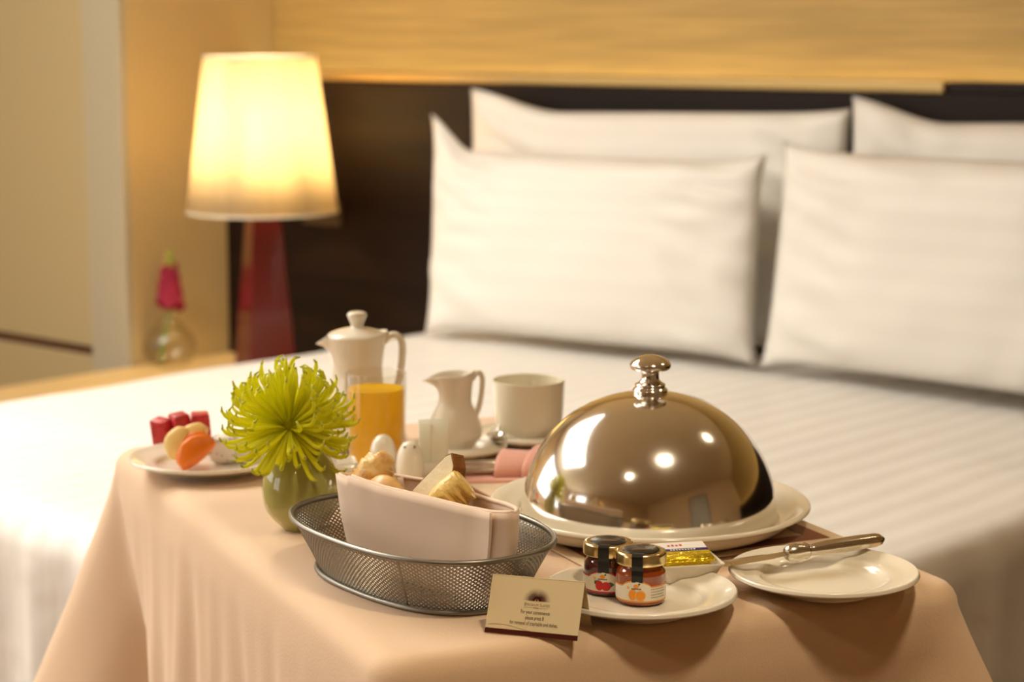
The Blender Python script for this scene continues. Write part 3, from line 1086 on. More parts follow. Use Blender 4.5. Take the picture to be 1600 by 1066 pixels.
mesh('lid_navy', span(-.0238, .0238, .002, .0075, 0, .0006, .0002), M['navy'], bt, smooth=False, M4=TIL)
mesh('lid_white', span(-.0238, .0238, .0075, .0215, 0, .0006, .0002), M['white_foil'], bt, smooth=False, M4=TIL)
mesh('lid_print', join(*[span(-.010 + .0036 * k, -.0078 + .0036 * k, .0125, .0160 if k % 2 else .0152, .0007, .0008) for k in range(4)]), M['red_ink'], bt, smooth=False, M4=TIL)
mesh('lid_lettering', join(*[span(-.010 + .0026 * k, -.0085 + .0026 * k, .0036, .0058, .0007, .0008) for k in range(9)]), M['white_foil'], bt, smooth=False, M4=TIL)

# ------------------------------------------------------------------ tent card
c_bl, c_br, c_b2 = at(757, 988, TZ + .0005), at(902, 1002, TZ + .0005), at(925, 978, TZ + .0005)
ex = (c_br - c_bl); CW = ex.length; ex.normalize()
depth = c_b2 - c_br
ridge = c_bl + depth / 2
best = min((abs((lambda P: 533 - F_PX * ((Vector(P) - Vector((0, 0, CAM_Z))).dot(Vector((*C(0, math.sin(PITCH)), math.cos(PITCH))))) / ((Vector(P) - Vector((0, 0, CAM_Z))).dot(Vector((*C(0, math.cos(PITCH)), -math.sin(PITCH))))))((ridge.x, ridge.y, TZ + h * .001)) - 897), h) for h in range(20, 90))[1] * .001
up = (depth / 2 + Vector((0, 0, best)))
CH = up.length; up.normalize()
nf = ex.cross(up).normalized()
tcd = thing('tent_card', 'cream folded tent card with a brown sunburst and printed message', 'card', c_bl)
FM = Matrix(((ex.x, up.x, nf.x, 0), (ex.y, up.y, nf.y, 0), (ex.z, up.z, nf.z, 0), (0, 0, 0, 1)))
front = mesh('front_panel', span(0, CW, 0, CH, -.0005, 0), M['card'], tcd, smooth=False, M4=FM)
up2 = (-depth / 2 + Vector((0, 0, best))).normalized()
nb = ex.cross(up2).normalized()
BM = Matrix(((ex.x, up2.x, nb.x, depth.x), (ex.y, up2.y, nb.y, depth.y), (ex.z, up2.z, nb.z, depth.z), (0, 0, 0, 1)))
mesh('back_panel', span(0, CW, 0, CH, 0, .0005), M['card'], tcd, smooth=False, M4=BM)
mesh('brown_band', span(0, CW, 0, CH * .085, .0001, .0003), M['brown_ink'], front, smooth=False)
sx_, sy_ = CW * .515, CH * .60
V, Fs = [], []
NR = 25
for k in range(NR):
    a = PI * k / (NR - 1)
    a = PI * .02 + a * .96
    L_ = CH * .225 * (1.0 + .12 * abs(math.cos(a)))
    ri = CH * .060
    i = len(V)
    for w_ in (-.058, .058):
        V.append((sx_ + ri * math.cos(a + w_), sy_ + ri * math.sin(a + w_), .0003))
    for w_ in (.034, -.034):
        V.append((sx_ + L_ * .55 * math.cos(a + w_), sy_ + L_ * .55 * math.sin(a + w_), .0003))
    V.append((sx_ + L_ * math.cos(a), sy_ + L_ * math.sin(a), .0003))
    Fs += [(i, i + 1, i + 2, i + 3), (i + 3, i + 2, i + 4)]
arc = []
for k in range(17):
    a = PI * k / 16
    arc += [(sx_ + CH * .035 * math.cos(a), sy_ + CH * .035 * math.sin(a), .0003), (sx_ + CH * .075 * math.cos(a), sy_ + CH * .075 * math.sin(a), .0003)]
mesh('sunburst', join((V, Fs), (arc, [(2 * i, 2 * i + 1, 2 * i + 3, 2 * i + 2) for i in range(16)]),
                      ([(sx_ + CH * .016 * math.cos(2 * PI * k / 12), sy_ + CH * (.012 + .016 * math.sin(2 * PI * k / 12)), .0003) for k in range(12)], [tuple(range(12))])), M['brown_ink'], front, smooth=False)


def ct(name, body, size, y, m, sx=1.0, x=None):
    text_mesh(name, body, size, M[m], front, Matrix.Translation((x if x is not None else sx_, y, .0003)), sx=sx)


s_ = CH * .078
ct('title_text', 'E', s_, CH * .512, 'grey_ink', 1.0, sx_ - CH * .192)
ct('title_text', 'MPORIUM', s_ * .8, CH * .512, 'grey_ink', .82, sx_ - CH * .071)
ct('title_text', 'S', s_, CH * .512, 'grey_ink', 1.0, sx_ + CH * .078)
ct('title_text', 'UITES', s_ * .8, CH * .512, 'grey_ink', .9, sx_ + CH * .165)
mesh('title_rule', join(span(sx_ - CH * .21, sx_ - CH * .06, CH * .484, CH * .487, .0002, .0003), span(sx_ + CH * .06, sx_ + CH * .21, CH * .484, CH * .487, .0002, .0003),
                        span(sx_ - CH * .045, sx_ + CH * .045, CH * .480, CH * .492, .0002, .0003)), M['grey_ink'], front, smooth=False)
ct('message_line', 'For your convenience', CH * .093, CH * .378, 'dark_ink', .62)
ct('message_line', 'please press 8', CH * .093, CH * .282, 'dark_ink', .62)
ct('message_line', 'for removal of tray/table and dishes.', CH * .093, CH * .186, 'dark_ink', .62)
wl = [(CW * (.03 + .5 * t), CH * (.145 + .02 * math.sin(t * 5) - .05 * t * t), .0002) for t in [k / 20 for k in range(21)]]
mesh('wave_line', tube(wl, .00012, 4), M['grey_ink'], front)

# ------------------------------------------------------------------ bread basket
bc = at(655.6, 820, TZ + .05)
BK_AZ = R(142.8) - YAW                  # azimuth of the long axis in the room
BKZ = PI / 2 - BK_AZ
bk = thing('bread_basket', 'oval grey wire mesh basket with a rolled rim holding the bread', 'basket', (bc.x, bc.y, TZ), BKZ)
A1, B1, A0_, B0_ = .1365, .0885, .113, .066
BH = .050


def sup(a, e=2.45):
    c, s = math.cos(a), math.sin(a)
    return (abs(c) ** (2 / e)) * (1 if c >= 0 else -1), (abs(s) ** (2 / e)) * (1 if s >= 0 else -1)


NU = 720
tbl = [sup(2 * PI * k / NU) for k in range(NU)]
pts = [Vector((A1 * x, B1 * y, 0)) for x, y in tbl]
acc = [0]
for k in range(NU):
    acc.append(acc[-1] + (pts[(k + 1) % NU] - pts[k]).length)


def peri(t):
    """unit superellipse point at arc fraction t"""
    s = (t % 1.0) * acc[-1]
    lo, hi = 0, NU
    while hi - lo > 1:
        md_ = (lo + hi) // 2
        if acc[md_] <= s:
            lo = md_
        else:
            hi = md_
    f = (s - acc[lo]) / max(1e-9, acc[lo + 1] - acc[lo])
    a, b = tbl[lo], tbl[(lo + 1) % NU]
    return a[0] + (b[0] - a[0]) * f, a[1] + (b[1] - a[1]) * f


def bwall(t, v):
    x, y = peri(t)
    k = v ** 1.15
    return Vector(((A0_ + (A1 - A0_) * k) * x, (B0_ + (B1 - B0_) * k) * y, .003 + (BH - .003) * v))


def lattice(nc, nr, fn, hole=.58):
    """expanded metal: every diamond cell keeps a frame around a hole"""
    V, Fs, idx = [], [], {}

    def vid(i, j):
        key = (i % (2 * nc), j)
        if key not in idx:
            idx[key] = len(V)
            V.append(fn(key[0] / (2 * nc), j / nr))
        return idx[key]
    for j in range(1, nr):
        for i in range(2 * nc):
            if (i + j) % 2:
                continue
            q = [(i - 1, j), (i, j - 1), (i + 1, j), (i, j + 1)]
            o = [vid(*c_) for c_ in q]
            k = len(V)
            for (a, b) in q:
                V.append(fn(((i + (a - i) * hole) / (2 * nc)) % 1.0, (j + (b - j) * hole) / nr))
            for s in range(4):
                n_ = (s + 1) % 4
                Fs.append((o[s], o[n_], k + n_, k + s))
    return V, Fs


wm = mesh('mesh_wall', lattice(132, 26, bwall), M['mesh'], bk, smooth=False)
solidify(wm, .0006)
fm = mesh('mesh_floor', lattice(60, 22, lambda t, v: Vector((A0_ * peri(t)[0] * (.06 + .94 * v), B0_ * peri(t)[1] * (.06 + .94 * v), .003)), .6), M['mesh'], bk, smooth=False)
solidify(fm, .0006)
mesh('rim', tube([bwall(k / 120, 1.0) for k in range(120)], .0026, 10, closed=True), M['mesh'], bk)
mesh('foot_ring', tube([Vector((peri(k / 120)[0] * (A0_ + .002), peri(k / 120)[1] * (B0_ + .002), .0024)) for k in range(120)], .0024, 10, closed=True), M['mesh'], bk)
for t in (.14, .36, .64, .86):
    mesh('corner_wire', tube([bwall(t, v / 8) for v in range(9)], .0007, 6), M['mesh'], bk)

# napkin folded into a pocket inside the basket (s along the basket, w across it)
npk = thing('napkin_pocket', 'pale pink cloth napkin folded into an open pocket inside the basket', 'napkin', (bc.x, bc.y, TZ + .0045), BKZ + R(7.3))
# local +X = towards picture right/front; picture-near side is local -Y
WS = 1


def pocket_pt(t, v):
    """t around the wall (0 = right fold), v up"""
    s0, s1, w0, w1 = -.104, .127, -.020, .050
    cs, cw_ = (s0 + s1) / 2, (w0 + w1) / 2
    a = 2 * PI * t
    e = 3.6
    c, s = math.cos(a), math.sin(a)
    x = (abs(c) ** (2 / e)) * (1 if c >= 0 else -1)
    y = (abs(s) ** (2 / e)) * (1 if s >= 0 else -1)
    bulge = 1 + .03 * math.sin(PI * v)
    lean = .84 + .16 * v
    X = cs + (s1 - s0) / 2 * x * bulge * lean
    tp = 1 - .72 * max(0.0, (x + .5) / 1.5) ** 1.3
    Y = w0 * lean + (w1 - w0) * (y + 1) / 2 * tp * bulge * lean
    front_ = max(0, -y)
    h = .0745 + .006 * front_ + .004 * math.sin(a * 2 + .6) + .003 * x
    if x < -.7 and y < 0.2:
        h -= .004
    Z = h * v
    Y += .0015 * nz(X * 40, Z * 30, 1.0) * v
    return Vector((X, Y, Z))


pk = mesh('pocket_wall', grid(160, 14, pocket_pt, True), M['pouch'], npk)
solidify(pk, .0022, 1)
mesh('pocket_hem', tube([pocket_pt(k / 160, 1.0) for k in range(160)], .0019, 8, closed=True), M['pouch'], pk)
mesh('pocket_floor', grid(160, 2, lambda t, v: Vector((pocket_pt(t, 0).x * (.02 + .98 * v), .01 + (pocket_pt(t, 0).y - .01) * (.02 + .98 * v), .001)), True), M['pouch'], npk)




def front_layer(a, b):
    t = .34 + .555 * a
    p = pocket_pt(t, b)
    fr = max(0.0, -math.sin(2 * PI * t))
    open_ = max(0.0, (a - .86) / .14)
    return Vector((p.x * 1.012 - .001, p.y - .0012 - .0022 * fr - .003 * open_ * open_, p.z * 1.01))


solidify(mesh('front_layer', grid(120, 12, front_layer), M['pouch'], npk), .002)

# bread: placed by where it shows over the pocket
BZ = TZ + .009


def bread_loft(pathf, radf, n=40, seg=28, flat=.85):
    P = [Vector(pathf(k / n)) for k in range(n + 1)]
    V, Fs = [], []
    for k in range(n + 1):
        t = (P[min(k + 1, n)] - P[max(k - 1, 0)]).normalized()
        u = t.cross(Vector((0, 1, 0))).normalized()
        w = t.cross(u)
        for i in range(seg):
            a = 2 * PI * i / seg
            r = radf(k / n, a)
            V.append(P[k] + u * math.cos(a) * r + w * math.sin(a) * r * flat)
    for k in range(n):
        for i in range(seg):
            m_ = (i + 1) % seg
            Fs.append((k * seg + i, k * seg + m_, (k + 1) * seg + m_, (k + 1) * seg + i))
    Fs += [tuple(range(seg)), tuple(n * seg + i for i in range(seg))]
    return V, Fs


def view_pt(px, py, s):
    """a point above basket coordinate: pixel at view depth s"""
    d = ray(px, py)
    c0 = Vector((*C(0, 1), 0))
    t = s / (d.x * c0.x + d.y * c0.y)
    return Vector((d.x * t, d.y * t, CAM_Z + d.z * t))


# croissant: from the low end at picture left up to the blunt tip
ca, cb, cc_ = view_pt(566, 766, 1.735), view_pt(588, 740, 1.735), view_pt(606, 712, 1.735)
crl = thing('croissant', 'golden flaky croissant standing in the napkin pocket', 'croissant', Vector((ca.x, ca.y, BZ + .004)), VIEW_Z)
o0 = Vector((ca.x, ca.y, BZ + .004))
RI = Matrix.Rotation(-VIEW_Z, 4, 'Z')
L1, L2, L3 = [RI @ (p - o0) for p in (ca, cb, cc_)]
pth = spline([L1 + Vector((.018, 0, -.030)), L1 + Vector((.009, 0, -.012)), L2, L3 + Vector((.002, 0, .0))], 14)
mesh('crust', bread_loft(lambda t: pth[min(len(pth) - 1, int(t * (len(pth) - 1)))],
                         lambda t, a: (.010 + .014 * math.sin(PI * min(1, t * 1.0) ** .9) - .004 * t) * (.90 + .26 * ((t * 5.2 + a / 6.283 * .8) % 1.0) ** 2) * (.25 if t < .01 else .62 if t > .985 else 1), 48, 30, .9), M['croissant'], crl)
# bun
bn = view_pt(602, 746, 1.698)
rl = thing('bread_roll', 'smooth golden bread roll in front of the croissant', 'bread roll', Vector((bn.x, bn.y, BZ + .002)), VIEW_Z + R(-42))
hb_ = bn.z - BZ


def roll_pt(a, b):
    th, ph = 2 * PI * a, -PI / 2 + PI * b
    k = 1 + .05 * nz(math.cos(th), math.sin(th), ph, 1.3)
    return Vector((.030 * math.cos(ph) * math.cos(th) * k, .0150 * math.cos(ph) * math.sin(th) * k, hb_ * .5 + hb_ * .5 * math.sin(ph)))


mesh('crust', grid(40, 22, roll_pt, True), M['bun'], rl)
# slice
s_tl = view_pt(712, 707, 1.680)
s_of = view_pt(668, 707, 1.652)
sl = thing('bread_slice', 'thick slice of white bread with a brown crust standing in the napkin pocket', 'bread', Vector((s_of.x, s_of.y, BZ + .001)), VIEW_Z)
hs = s_tl.z - BZ


def slice_outline(inset):
    # diamond-set slice in its own plane: x right, z up
    w = .031
    pts_ = [(-.036 + inset * 1.4, .022 + inset), (-.022, .006 + inset), (.010, .002 + inset), (.010, hs * .52), (.0085 - inset * .8, hs * .90), (.002 - inset * .4, hs - inset * 1.2), (-.004, hs - .003 - inset * 1.2), (-.034 + inset * .3, hs * .64 - inset), (-.044 + inset, hs * .46 - inset * .6)]
    return pts_


def slab(outl, y0, y1):
    n = len(outl)
    V = [Vector((x, y0, z)) for x, z in outl] + [Vector((x, y1, z)) for x, z in outl]
    Fs = [tuple(range(n)), tuple(range(n, 2 * n))[::-1]] + [(i, (i + 1) % n, n + (i + 1) % n, n + i) for i in range(n)]
    return V, Fs


SR = Matrix.Rotation(R(-50), 4, 'Z') @ Matrix.Rotation(R(-17), 4, 'X') @ Matrix.Diagonal((1.1, .8, 1.04, 1))
cr = mesh('crust', slab(slice_outline(0), -.0085, .0085), M['crust'], sl, smooth=False, M4=SR)
mesh('crumb', slab(slice_outline(.0012), -.0092, .0092), M['crumb'], sl, smooth=False, M4=SR)
# glazed pastry
pa, pb = view_pt(696, 785, 1.647), view_pt(722, 757, 1.647)
ps = thing('glazed_pastry', 'shiny egg glazed pastry leaning in front of the bread slice', 'pastry', Vector((pa.x, pa.y, BZ + .002)), VIEW_Z)
o0 = Vector((pa.x, pa.y, BZ + .002))
q1, q2 = RI @ (pa - o0), RI @ (pb - o0)
pth2 = spline([q1 + Vector((-.010, 0, -.018)), q1, q1.lerp(q2, .6), q2 + Vector((.004, 0, .002))], 12)
mesh('crust', bread_loft(lambda t: pth2[min(len(pth2) - 1, int(t * (len(pth2) - 1)))],
                         lambda t, a: (.0165 - .002 * t + .0016 * math.sin(t * 30) * max(0, math.cos(a - 2.6))) * (.4 if t < .02 else .55 if t > .985 else .85 if t > .95 else 1), 48, 30, .8), M['pastry'], ps)

# ------------------------------------------------------------------ green vase and chrysanthemum
vl = at(472, 825, TZ)
vs = mesh('bud_vase', lathe([(max(0, r), z) for r, z in spline([(0, .0), (.016, .0), (.0195, .002), (.0335, .018), (.0375, .038), (.034, .058), (.023, .074), (.0155, .083), (.0140, .092), (.0150, .0975), (.0138, .0985), (.0125, .094), (.013, .085), (.02, .074)], 6)], 56), M['vase'], loc=vl)
tag(vs, 'round olive green glazed bud vase holding the lime chrysanthemum', 'vase')
fc = view_pt(452, 668, Vector((vl.x, vl.y)).dot(Vector(C(0, 1))) - .012)
ch = thing('chrysanthemum', 'lime green spider chrysanthemum with hooked thin petals in the olive vase', 'flower', fc, VIEW_Z)
st_end = RI @ (Vector((vl.x, vl.y, TZ + .05)) - fc)
mesh('stem', tube(spline([st_end, (st_end.x * .7, st_end.y * .6, st_end.z * .45), (0, 0, -.004), (0, 0, .01)], 6), .0028, 8), M['stem'], ch)
mesh('flower_heart', lathe([(0, -.006), (.005, -.004), (.008, .003), (.006, .010), (0, .013)], 16), M['petal'], ch)
pmesh = []
rg = random.Random(11)
for k in range(14):
    L_ = 1.0
    bend = rg.uniform(-.30, .15)
    hook = rg.uniform(.9, 2.4)
    P = []
    n = 13
    x = z = 0.0
    ang = rg.uniform(.0, .25)
    for i in range(n + 1):
        t = i / n
        P.append((x, .04 * math.sin(t * 3 + k) * t, z))
        ang += bend / n + (hook * 2.2 / n * max(0, (t - .62) / .38) ** 1.2 * 3)
        x += math.cos(ang) / n
        z += math.sin(ang) / n
    Rd = [(.020 + .036 * min(1, i / n * 1.8)) * (1 if i < n - 2 else (n + .9 - i) / 3.0) for i in range(n + 1)]
    V, Fs = tube(P, Rd, 7, flat=.55)
    pmesh.append((V, Fs))
pdata = []
for k, vf in enumerate(pmesh):
    o = mesh('petal', vf, M['petal'], ch)
    o.data.materials.append(M['petal_tip'])
    nn = len(o.data.polygons)
    for pol in o.data.polygons:
        if min(pol.vertices) >= 7 * 12:
            pol.material_index = 1
    pdata.append(o)
dirs = []
NP = 235
for k in range(NP):
    zf = 1 - 1.74 * (k + .5) / NP           # from straight up to well below the horizon
    th = k * 2.399963
    e_ = math.asin(max(-1, min(1, zf)))
    if -math.sin(th) * math.cos(e_) * .97 + math.sin(e_) * .23 > .86:
        continue                            # the open eye of the flower
    dirs.append((e_, th))
first = True
for k, (el, th) in enumerate(dirs):
    src = pdata[k % len(pdata)]
    o = src if k < len(pdata) else src.copy()
    if k >= len(pdata):
        link(o, ch)
    el += rg.uniform(-.08, .08)
    th += rg.uniform(-.12, .12)
    L_ = rg.uniform(.058, .072)
    if el < -.25 and math.sin(th) > .35:      # at the back the vase neck is in the way
        L_ *= .75
    o.matrix_basis = Matrix.Rotation(th, 4, 'Z') @ Matrix.Rotation(-el, 4, 'Y') @ Matrix.Translation((.003, 0, 0)) @ Matrix.Rotation(rg.uniform(-.5, .5), 4, 'X') @ Matrix.Diagonal((L_, .042, L_ * .9, 1))

# ------------------------------------------------------------------ cut fruit
FZ = TZ + .0062


def wedge(name, label, cat, px, py, sx, sy, sz, rz, m, group=None, ry=0.0, taper=.75):
    v, f = box(sx, sy, sz, (0, 0, sz / 2), .0025, 2)
    v = [Vector((p.x * (1 - (1 - taper) * (p.z / sz)), p.y * (1 - .1 * p.z / sz), p.z)) for p in v]
    Rm = Matrix.Rotation(ry, 4, 'Y')
    v = [Rm @ p for p in v]
    zmin = min(p.z for p in v)
    v = [p - Vector((0, 0, zmin)) for p in v]
    o = mesh(name, (v, f), M[m], loc=at(px, py, FZ), rot=(0, 0, VIEW_Z + rz))
    tag(o, label, cat, group)
    return o


wedge('watermelon_cube', 'red watermelon chunk standing tallest at the back of the fruit plate', 'watermelon', 314, 704, .026, .028, .043, .2, 'watermelon')
wedge('watermelon_cube', 'red watermelon chunk between the other two on the fruit plate', 'watermelon', 287, 703, .024, .026, .041, .5, 'watermelon', ry=-.12)
wedge('watermelon_cube', 'red watermelon chunk leaning outward at the rim of the fruit plate', 'watermelon', 261, 702, .020, .026, .035, .9, 'watermelon', ry=-.25)


def spear(name, label, cat, p0, p1, m, r=.0115, back=.004, flat=.6):
    a0 = at(p0[0], p0[1], FZ + r * .8)
    dpt = a0.x * C(0, 1)[0] + a0.y * C(0, 1)[1]
    a1 = view_pt(p1[0], p1[1], dpt + back)
    base = Vector((a0.x, a0.y, FZ))
    q0, q1 = [Matrix.Rotation(-VIEW_Z, 4, 'Z') @ (p - base) for p in (a0, a1)]
    n_, seg_ = 22, 20
    ax = (q1 - q0)
    t_ = ax.normalized()
    u_ = Vector((-t_.z, 0, t_.x))
    w_ = t_.cross(u_)
    V, Fs = [], []
    for k in range(n_ + 1):
        g = k / n_
        rr = r * max(.10, math.sin(PI * (.08 + .86 * g))) ** .55
        c_ = q0 - t_ * r * .2 + ax * g + u_ * (.16 * ax.length * math.sin(PI * g) * .5)
        for i in range(seg_):
            an = 2 * PI * i / seg_
            # a rounded wedge: sharp on the outside, round inside
            kx = math.cos(an)
            V.append(c_ + u_ * rr * kx * (1.0 if kx < 0 else 1.15) + w_ * rr * flat * math.sin(an) * (1 - .35 * kx))
    for k in range(n_):
        for i in range(seg_):
            j = (i + 1) % seg_
            Fs.append((k * seg_ + i, k * seg_ + j, (k + 1) * seg_ + j, (k + 1) * seg_ + i))
    Fs += [tuple(range(seg_)), tuple(n_ * seg_ + i for i in range(seg_))]
    lowest = min(v.z for v in V)
    V = [v - Vector((0, 0, lowest)) if lowest < 0 else v for v in V]
    o = mesh(name, (V, Fs), M[m], loc=base, rot=(0, 0, VIEW_Z))
    tag(o, label, cat)
    return o


spear('melon_slice', 'pale yellow melon slice standing upright at the end of the fruit row', 'melon', (277, 716), (288, 664), 'melon', .013, .006)
spear('melon_slice', 'pale yellow melon slice between the watermelon and the papaya', 'melon', (287, 710), (322, 662), 'melon', .013, .006)
spear('papaya_slice', 'orange papaya slice behind the leaning papaya slice', 'papaya', (283, 719), (326, 677), 'papaya', .0115, .008)
spear('papaya_slice', 'orange papaya slice leaning at the front of the fruit plate', 'papaya', (285, 727), (336, 684), 'papaya', .013, .006)


def dragon(label, px, py, sx, sy, sz, rz, seed):
    t = thing('dragon_fruit_piece', label, 'dragon fruit', at(px, py, FZ), VIEW_Z + rz)

    def fn(a, b):
        th, ph = 2 * PI * a, -PI / 2 + PI * b
        cp, sp = math.cos(ph), math.sin(ph)
        q = lambda c: (abs(c) ** .55) * (1 if c >= 0 else -1)
        return Vector((sx / 2 * q(cp) * q(math.cos(th)), sy / 2 * q(cp) * q(math.sin(th)), sz / 2 + sz / 2 * q(sp)))
    mesh('flesh', grid(36, 20, fn, True), M['dragon'], t)
    rd_ = random.Random(seed)
    parts = []
    dot = lathe([(0, .0007), (.0009, 0), (0, -.0007)], 6)
    for k in range(90):
        p = fn(rd_.random(), .12 + .8 * rd_.random())
        parts.append(xf(dot, Matrix.Translation(p)))
    sd_ = mesh('seeds', join(*parts), M['seed'], t, smooth=False)
    sd_['kind'] = 'stuff'
    return t


dragon('white dragon fruit chunk with black seeds beside the papaya', 351, 722, .034, .026, .030, .15, 1)
dragon('white dragon fruit chunk with black seeds tucked behind the chrysanthemum', 380, 720, .030, .026, .027, -.1, 2)

# ------------------------------------------------------------------ drinks
jl = at(589, 729, TZ)
jg = thing('juice_glass', 'clear tumbler of orange juice behind the bread', 'glass', jl, VIEW_Z)
gr, gh = .0330, .105
mesh('tumbler', lathe([(0, 0), (gr - .0035, 0), (gr - .002, .001), (gr - .0012, .004), (gr, gh - .001), (gr - .0006, gh), (gr - .0014, gh), (gr - .0019, gh - .002), (gr - .0032, .009), (gr - .006, .0075), (0, .0072)], 64), M['glass'], jg)
jc = mesh('orange_juice', lathe([(0, .0078), (gr - .0062, .0079), (gr - .0036, .0095), (gr - .00235, .086), (gr - .0022, .0872), (gr - .0035, .0868), (0, .0866)], 64), M['juice'], jg)


def lathe_spout(prof, seg, spout, az=PI, lo=.6, width=.5, rise=0.0):
    """lathe whose upper part is pulled out into a lip at angle az"""
    V, Fs = lathe(prof, seg)
    zmax = max(p[1] for p in prof)
    out = []
    for p in V:
        p = Vector(p)
        r = math.hypot(p.x, p.y)
        a = math.atan2(p.y, p.x)
        da = (a - az + PI) % (2 * PI) - PI
        k = max(0, (p.z / zmax - lo) / (1 - lo)) ** 2
        g = math.exp(-(da / width) ** 2) * k
        if r > 1e-5:
            p.x += math.cos(az) * spout * g
            p.y += math.sin(az) * spout * g
            p.z += rise * g * (-1) + rise * .6 * k * math.exp(-((abs(da) - PI) / .9) ** 2)
        out.append(p)
    return out, Fs


def strap(pts, w, th):
    return tube(spline(pts, 8), [w] * (8 * (len(pts) - 1) + 1), 12, flat=th / w)


# creamer
cs = at(714, 698, TZ + .008); cs.z = TZ
plate('small cream saucer under the milk jug', cs, .057, .011, name='saucer', lip=.003)
cj = thing('milk_jug', 'cream porcelain milk jug with pouring lip on a small saucer', 'jug', cs + Vector((*C(-.002, 0), .0062)), VIEW_Z)
jp = spline([(0, .0), (.0185, .0), (.0195, .0015), (.0290, .013), (.0305, .024), (.0245, .040), (.0190, .053), (.0195, .068), (.0225, .083), (.0215, .0832), (.0182, .068), (.0178, .053), (.0230, .040), (.0288, .024), (.0265, .012), (.014, .003), (0, .003)], 5)
mesh('body', lathe_spout([(max(0, r), z) for r, z in jp], 56, .014, PI, .74, .62, .008), M['porcelain'], cj)
mesh('handle', strap([(.0195, 0, .079), (.0255, 0, .087), (.0305, 0, .081), (.0300, 0, .064), (.0272, 0, .048), (.0235, 0, .038)], .0052, .0030), M['porcelain'], cj)

# coffee cup, saucer, spoon
us = at(826, 677, TZ + .010); us.z = TZ
plate('cream saucer under the large coffee cup', us, .066, .013, name='saucer', lip=.003)
cu = thing('coffee_cup', 'wide cream coffee cup standing on its saucer near the dome', 'cup', us + Vector((0, 0, .0062)), VIEW_Z)
cp_ = spline([(0, .0), (.026, .0), (.0275, .001), (.0335, .006), (.0385, .016), (.0402, .030), (.0409, .050), (.0415, .0655), (.0409, .0663), (.0402, .0655), (.0394, .050), (.0387, .030), (.0365, .017), (.028, .006), (0, .004)], 5)
mesh('body', lathe([(max(0, r), z) for r, z in cp_], 64), M['cup'], cu)
mesh('handle', strap([(.006, .0385, .054), (.008, .054, .056), (.009, .062, .042), (.008, .053, .024), (.006, .0385, .020)], .0045, .003), M['cup'], cu)


def spoon(loc, rz, L_=.105):
    t = thing('teaspoon', 'small steel teaspoon lying on the saucer beside the coffee cup', 'spoon', loc, rz)

    def bowl(a, b):
        th = 2 * PI * a
        r = b
        x, y = .0165 * r * math.cos(th), .0105 * r * math.sin(th)
        return Vector((x, y, .0075 * (r * r) - .0065))
    solidify(mesh('bowl', grid(28, 8, bowl, True), M['steel'], t), .0012)
    mesh('handle', tube(spline([(.0155, 0, .0005), (.03, 0, .006), (.06, 0, .008), (L_, 0, .005)], 8), [.002 + .0016 * (k / 24) for k in range(25)], 10, flat=.5), M['steel'], t)
    return t


spl = at(775, 679, TZ + .018)
spoon(spl, VIEW_Z + R(82), .085)

# coffee pot
ps_ = at(560, 684, TZ + .008); ps_.z = TZ
plate('cream saucer under the lidded coffee pot', ps_, .056, .011, name='saucer', lip=.003)
pt = thing('coffee_pot', 'cream porcelain coffee pot with a knobbed lid and curved handle', 'coffee pot', ps_ + Vector((0, 0, .0062)), VIEW_Z)
pp = spline([(0, .0), (.026, .0), (.028, .0015), (.034, .012), (.0345, .030), (.031, .055), (.0285, .080), (.0305, .100), (.0345, .119), (.0335, .120), (.030, .112), (.0, .110)], 5)
mesh('body', lathe_spout([(max(0, r), z) for r, z in pp], 56, .013, PI, .78, .38, .010), M['porcelain'], pt)
ldm = mesh('lid', lathe([(max(0, r), z) for r, z in spline([(.0335, .1195), (.034, .1215), (.030, .1245), (.018, .1285), (.0085, .1305), (.007, .133), (.0095, .140), (.0112, .1445), (.0095, .1475), (.004, .149), (0, .1492)], 5)], 48), M['porcelain'], pt)
mesh('handle', strap([(.028, 0, .112), (.040, 0, .1215), (.0500, 0, .116), (.0515, 0, .098), (.0475, 0, .070), (.041, 0, .046), (.033, 0, .036)], .0068, .0042), M['porcelain'], pt)

# shakers
sp_ = [(max(0, r), z) for r, z in spline([(0, 0), (.0115, 0), (.0125, .001), (.0142, .012), (.0143, .024), (.0125, .036), (.008, .0445), (.003, .0475), (0, .048)], 5)]
for lab, px, py, holes in (('white salt shaker half hidden behind the croissant', 599, 748, 1), ('white pepper shaker with two dark holes beside the sugar sachets', 641, 759, 2)):
    t = thing('shaker', lab, 'shaker', at(px, py, TZ), VIEW_Z, 'salt and pepper shakers')
    mesh('body', lathe(sp_, 36), M['porcelain'], t)
    for x in ((-.005, .005) if holes == 2 else (0.002,)):
        y, z = (-.0076, .0430) if holes == 2 else (.004, .0462)
        mesh('hole', xf(lathe([(0, .0006), (.0014, .0004), (.0016, 0), (0, -.0004)], 10), Matrix.Translation((x, y, z)) @ Matrix.Rotation(.75, 4, 'X')), M['hole'], t)

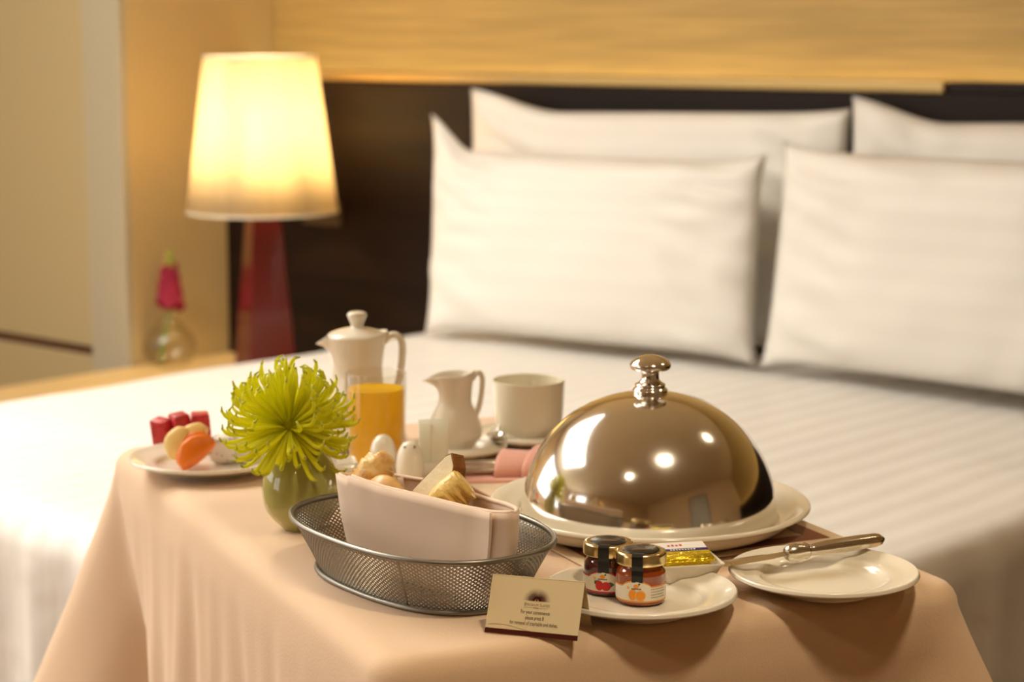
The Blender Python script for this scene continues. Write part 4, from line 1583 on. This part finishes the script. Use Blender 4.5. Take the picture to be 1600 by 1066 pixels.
# sugar sachets in a small white holder
so = at(676, 752, TZ)
hl = thing('sachet_holder', 'small white holder for paper sugar sachets behind the bread slice', 'holder', so, VIEW_Z)
mesh('holder_body', ring_loft([sq_ring(.017, .011, .003, 0), sq_ring(.019, .013, .003, .022), sq_ring(.0175, .0115, .003, .022), sq_ring(.0158, .0098, .003, .003)]), M['porcelain'], hl)
SLAB = ('cream paper sugar sachet at the front of the small holder', 'cream paper sugar sachet in the middle of the holder, tallest of the three', 'cream paper sugar sachet at the back of the small holder')
for k, (x, y, ry, rx, h) in enumerate(((-.001, -.004, .045, .05, .060), (.0035, .0005, -.05, -.02, .0625), (.001, .005, .01, -.08, .060))):
    o = thing('sugar_sachet', SLAB[k], 'sachet', so + Vector((*C(x, y), .0045)), VIEW_Z, 'sugar sachets in the holder')
    Mx = Matrix.Rotation(ry, 4, 'Y') @ Matrix.Rotation(rx, 4, 'X')
    mesh('paper', ring_loft([sq_ring(.0145, .0004, .0003, 0, 2), sq_ring(.0145, .0018, .0015, .008, 2), sq_ring(.0150, .0019, .0015, h * .7, 2), sq_ring(.0155, .0004, .0003, h, 2)]), M['sachet'], o, M4=Mx)
    mesh('seam', span(-.0032, -.0004, -.0022, -.0018, .006, h * .97), M['paper'], o, smooth=False, M4=Mx)

# creamer portion holder with blue print, between vase and juice
wo = at(526, 757, TZ)
wh = thing('sweetener_dish', 'small white square dish between the green vase and the juice', 'dish', wo, VIEW_Z + R(10))
mesh('dish_body', ring_loft([sq_ring(.018, .016, .004, 0), sq_ring(.021, .018, .004, .026), sq_ring(.0195, .0165, .004, .026), sq_ring(.0165, .0145, .004, .003)]), M['porcelain'], wh)
wk = thing('sweetener_packet', 'white sweetener packet with blue print sticking out of its dish', 'packet', wo + Vector((*C(-.006, .0), .0045)), VIEW_Z + R(10))
MX = Matrix.Rotation(-.25, 4, 'Y') @ Matrix.Rotation(-.15, 4, 'X')
mesh('paper', ring_loft([sq_ring(.0125, .0012, .001, 0, 2), sq_ring(.0125, .0018, .0015, .02, 2), sq_ring(.0125, .0005, .0004, .042, 2)]), M['white_foil'], wk, M4=MX)
mesh('blue_band', join(span(-.0105, .0105, -.0021, -.0019, .024, .033)), M['blue_ink'], wk, smooth=False, M4=MX)

# ------------------------------------------------------------------ rolled napkin with cutlery
no = at(795, 742, TZ)
nk = thing('cutlery_napkin', 'salmon pink napkin folded round the cutlery beside the dinner plate', 'napkin', no, VIEW_Z + R(6))
mesh('under_fold', join(box(.115, .085, .005, (.008, -.006, .0028), .002)), M['pink'], nk)


def over(x0, x1, y0, y1, h, skew, z0=.005):
    def fn(a, b):
        g = PI * b
        y = y0 + (y1 - y0) * b
        z = z0 + h * math.sin(g) ** .55
        x = x0 + skew * (b ** 1.2) + (x1 - x0 - skew * b) * a
        return Vector((x, y, z + .0012 * math.sin(a * 7 + b * 3)))
    return grid(20, 18, fn)


solidify(mesh('upper_fold', over(-.020, .080, -.036, .045, .019, .028), M['pink'], nk), .002)
solidify(mesh('outer_fold', over(.008, .085, -.044, .050, .0235, .050), M['pink'], nk), .002)
for lab, y, z, nm in (('flat steel knife handle sticking out of the salmon napkin', -.018, .0105, 'table_knife'), ('steel fork handle sticking out behind the knife from the salmon napkin', .012, .0105, 'table_fork')):
    off = Vector((*C(0, 0), z))
    t = thing(nm, lab, 'knife' if nm == 'table_knife' else 'fork', no + Vector((math.cos(VIEW_Z + R(6)) * -.058 - math.sin(VIEW_Z + R(6)) * y, math.sin(VIEW_Z + R(6)) * -.058 + math.cos(VIEW_Z + R(6)) * y, z)), VIEW_Z + R(6))
    w_ = .0075 if nm == 'table_knife' else .006
    mesh('handle', xf(box(.085, w_ * 2, .006, (.0425, 0, 0), .0022), Matrix.Identity(4)), M['steel'], t)
    if nm == 'table_knife':
        mesh('blade', box(.06, .014, .0018, (.114, 0, 0), .0006), M['chrome'], t)
    else:
        mesh('tines', join(*[box(.045, .002, .0018, (.108, -.006 + .004 * k, 0), .0005) for k in range(4)]), M['chrome'], t)

bpy.context.view_layer.update()
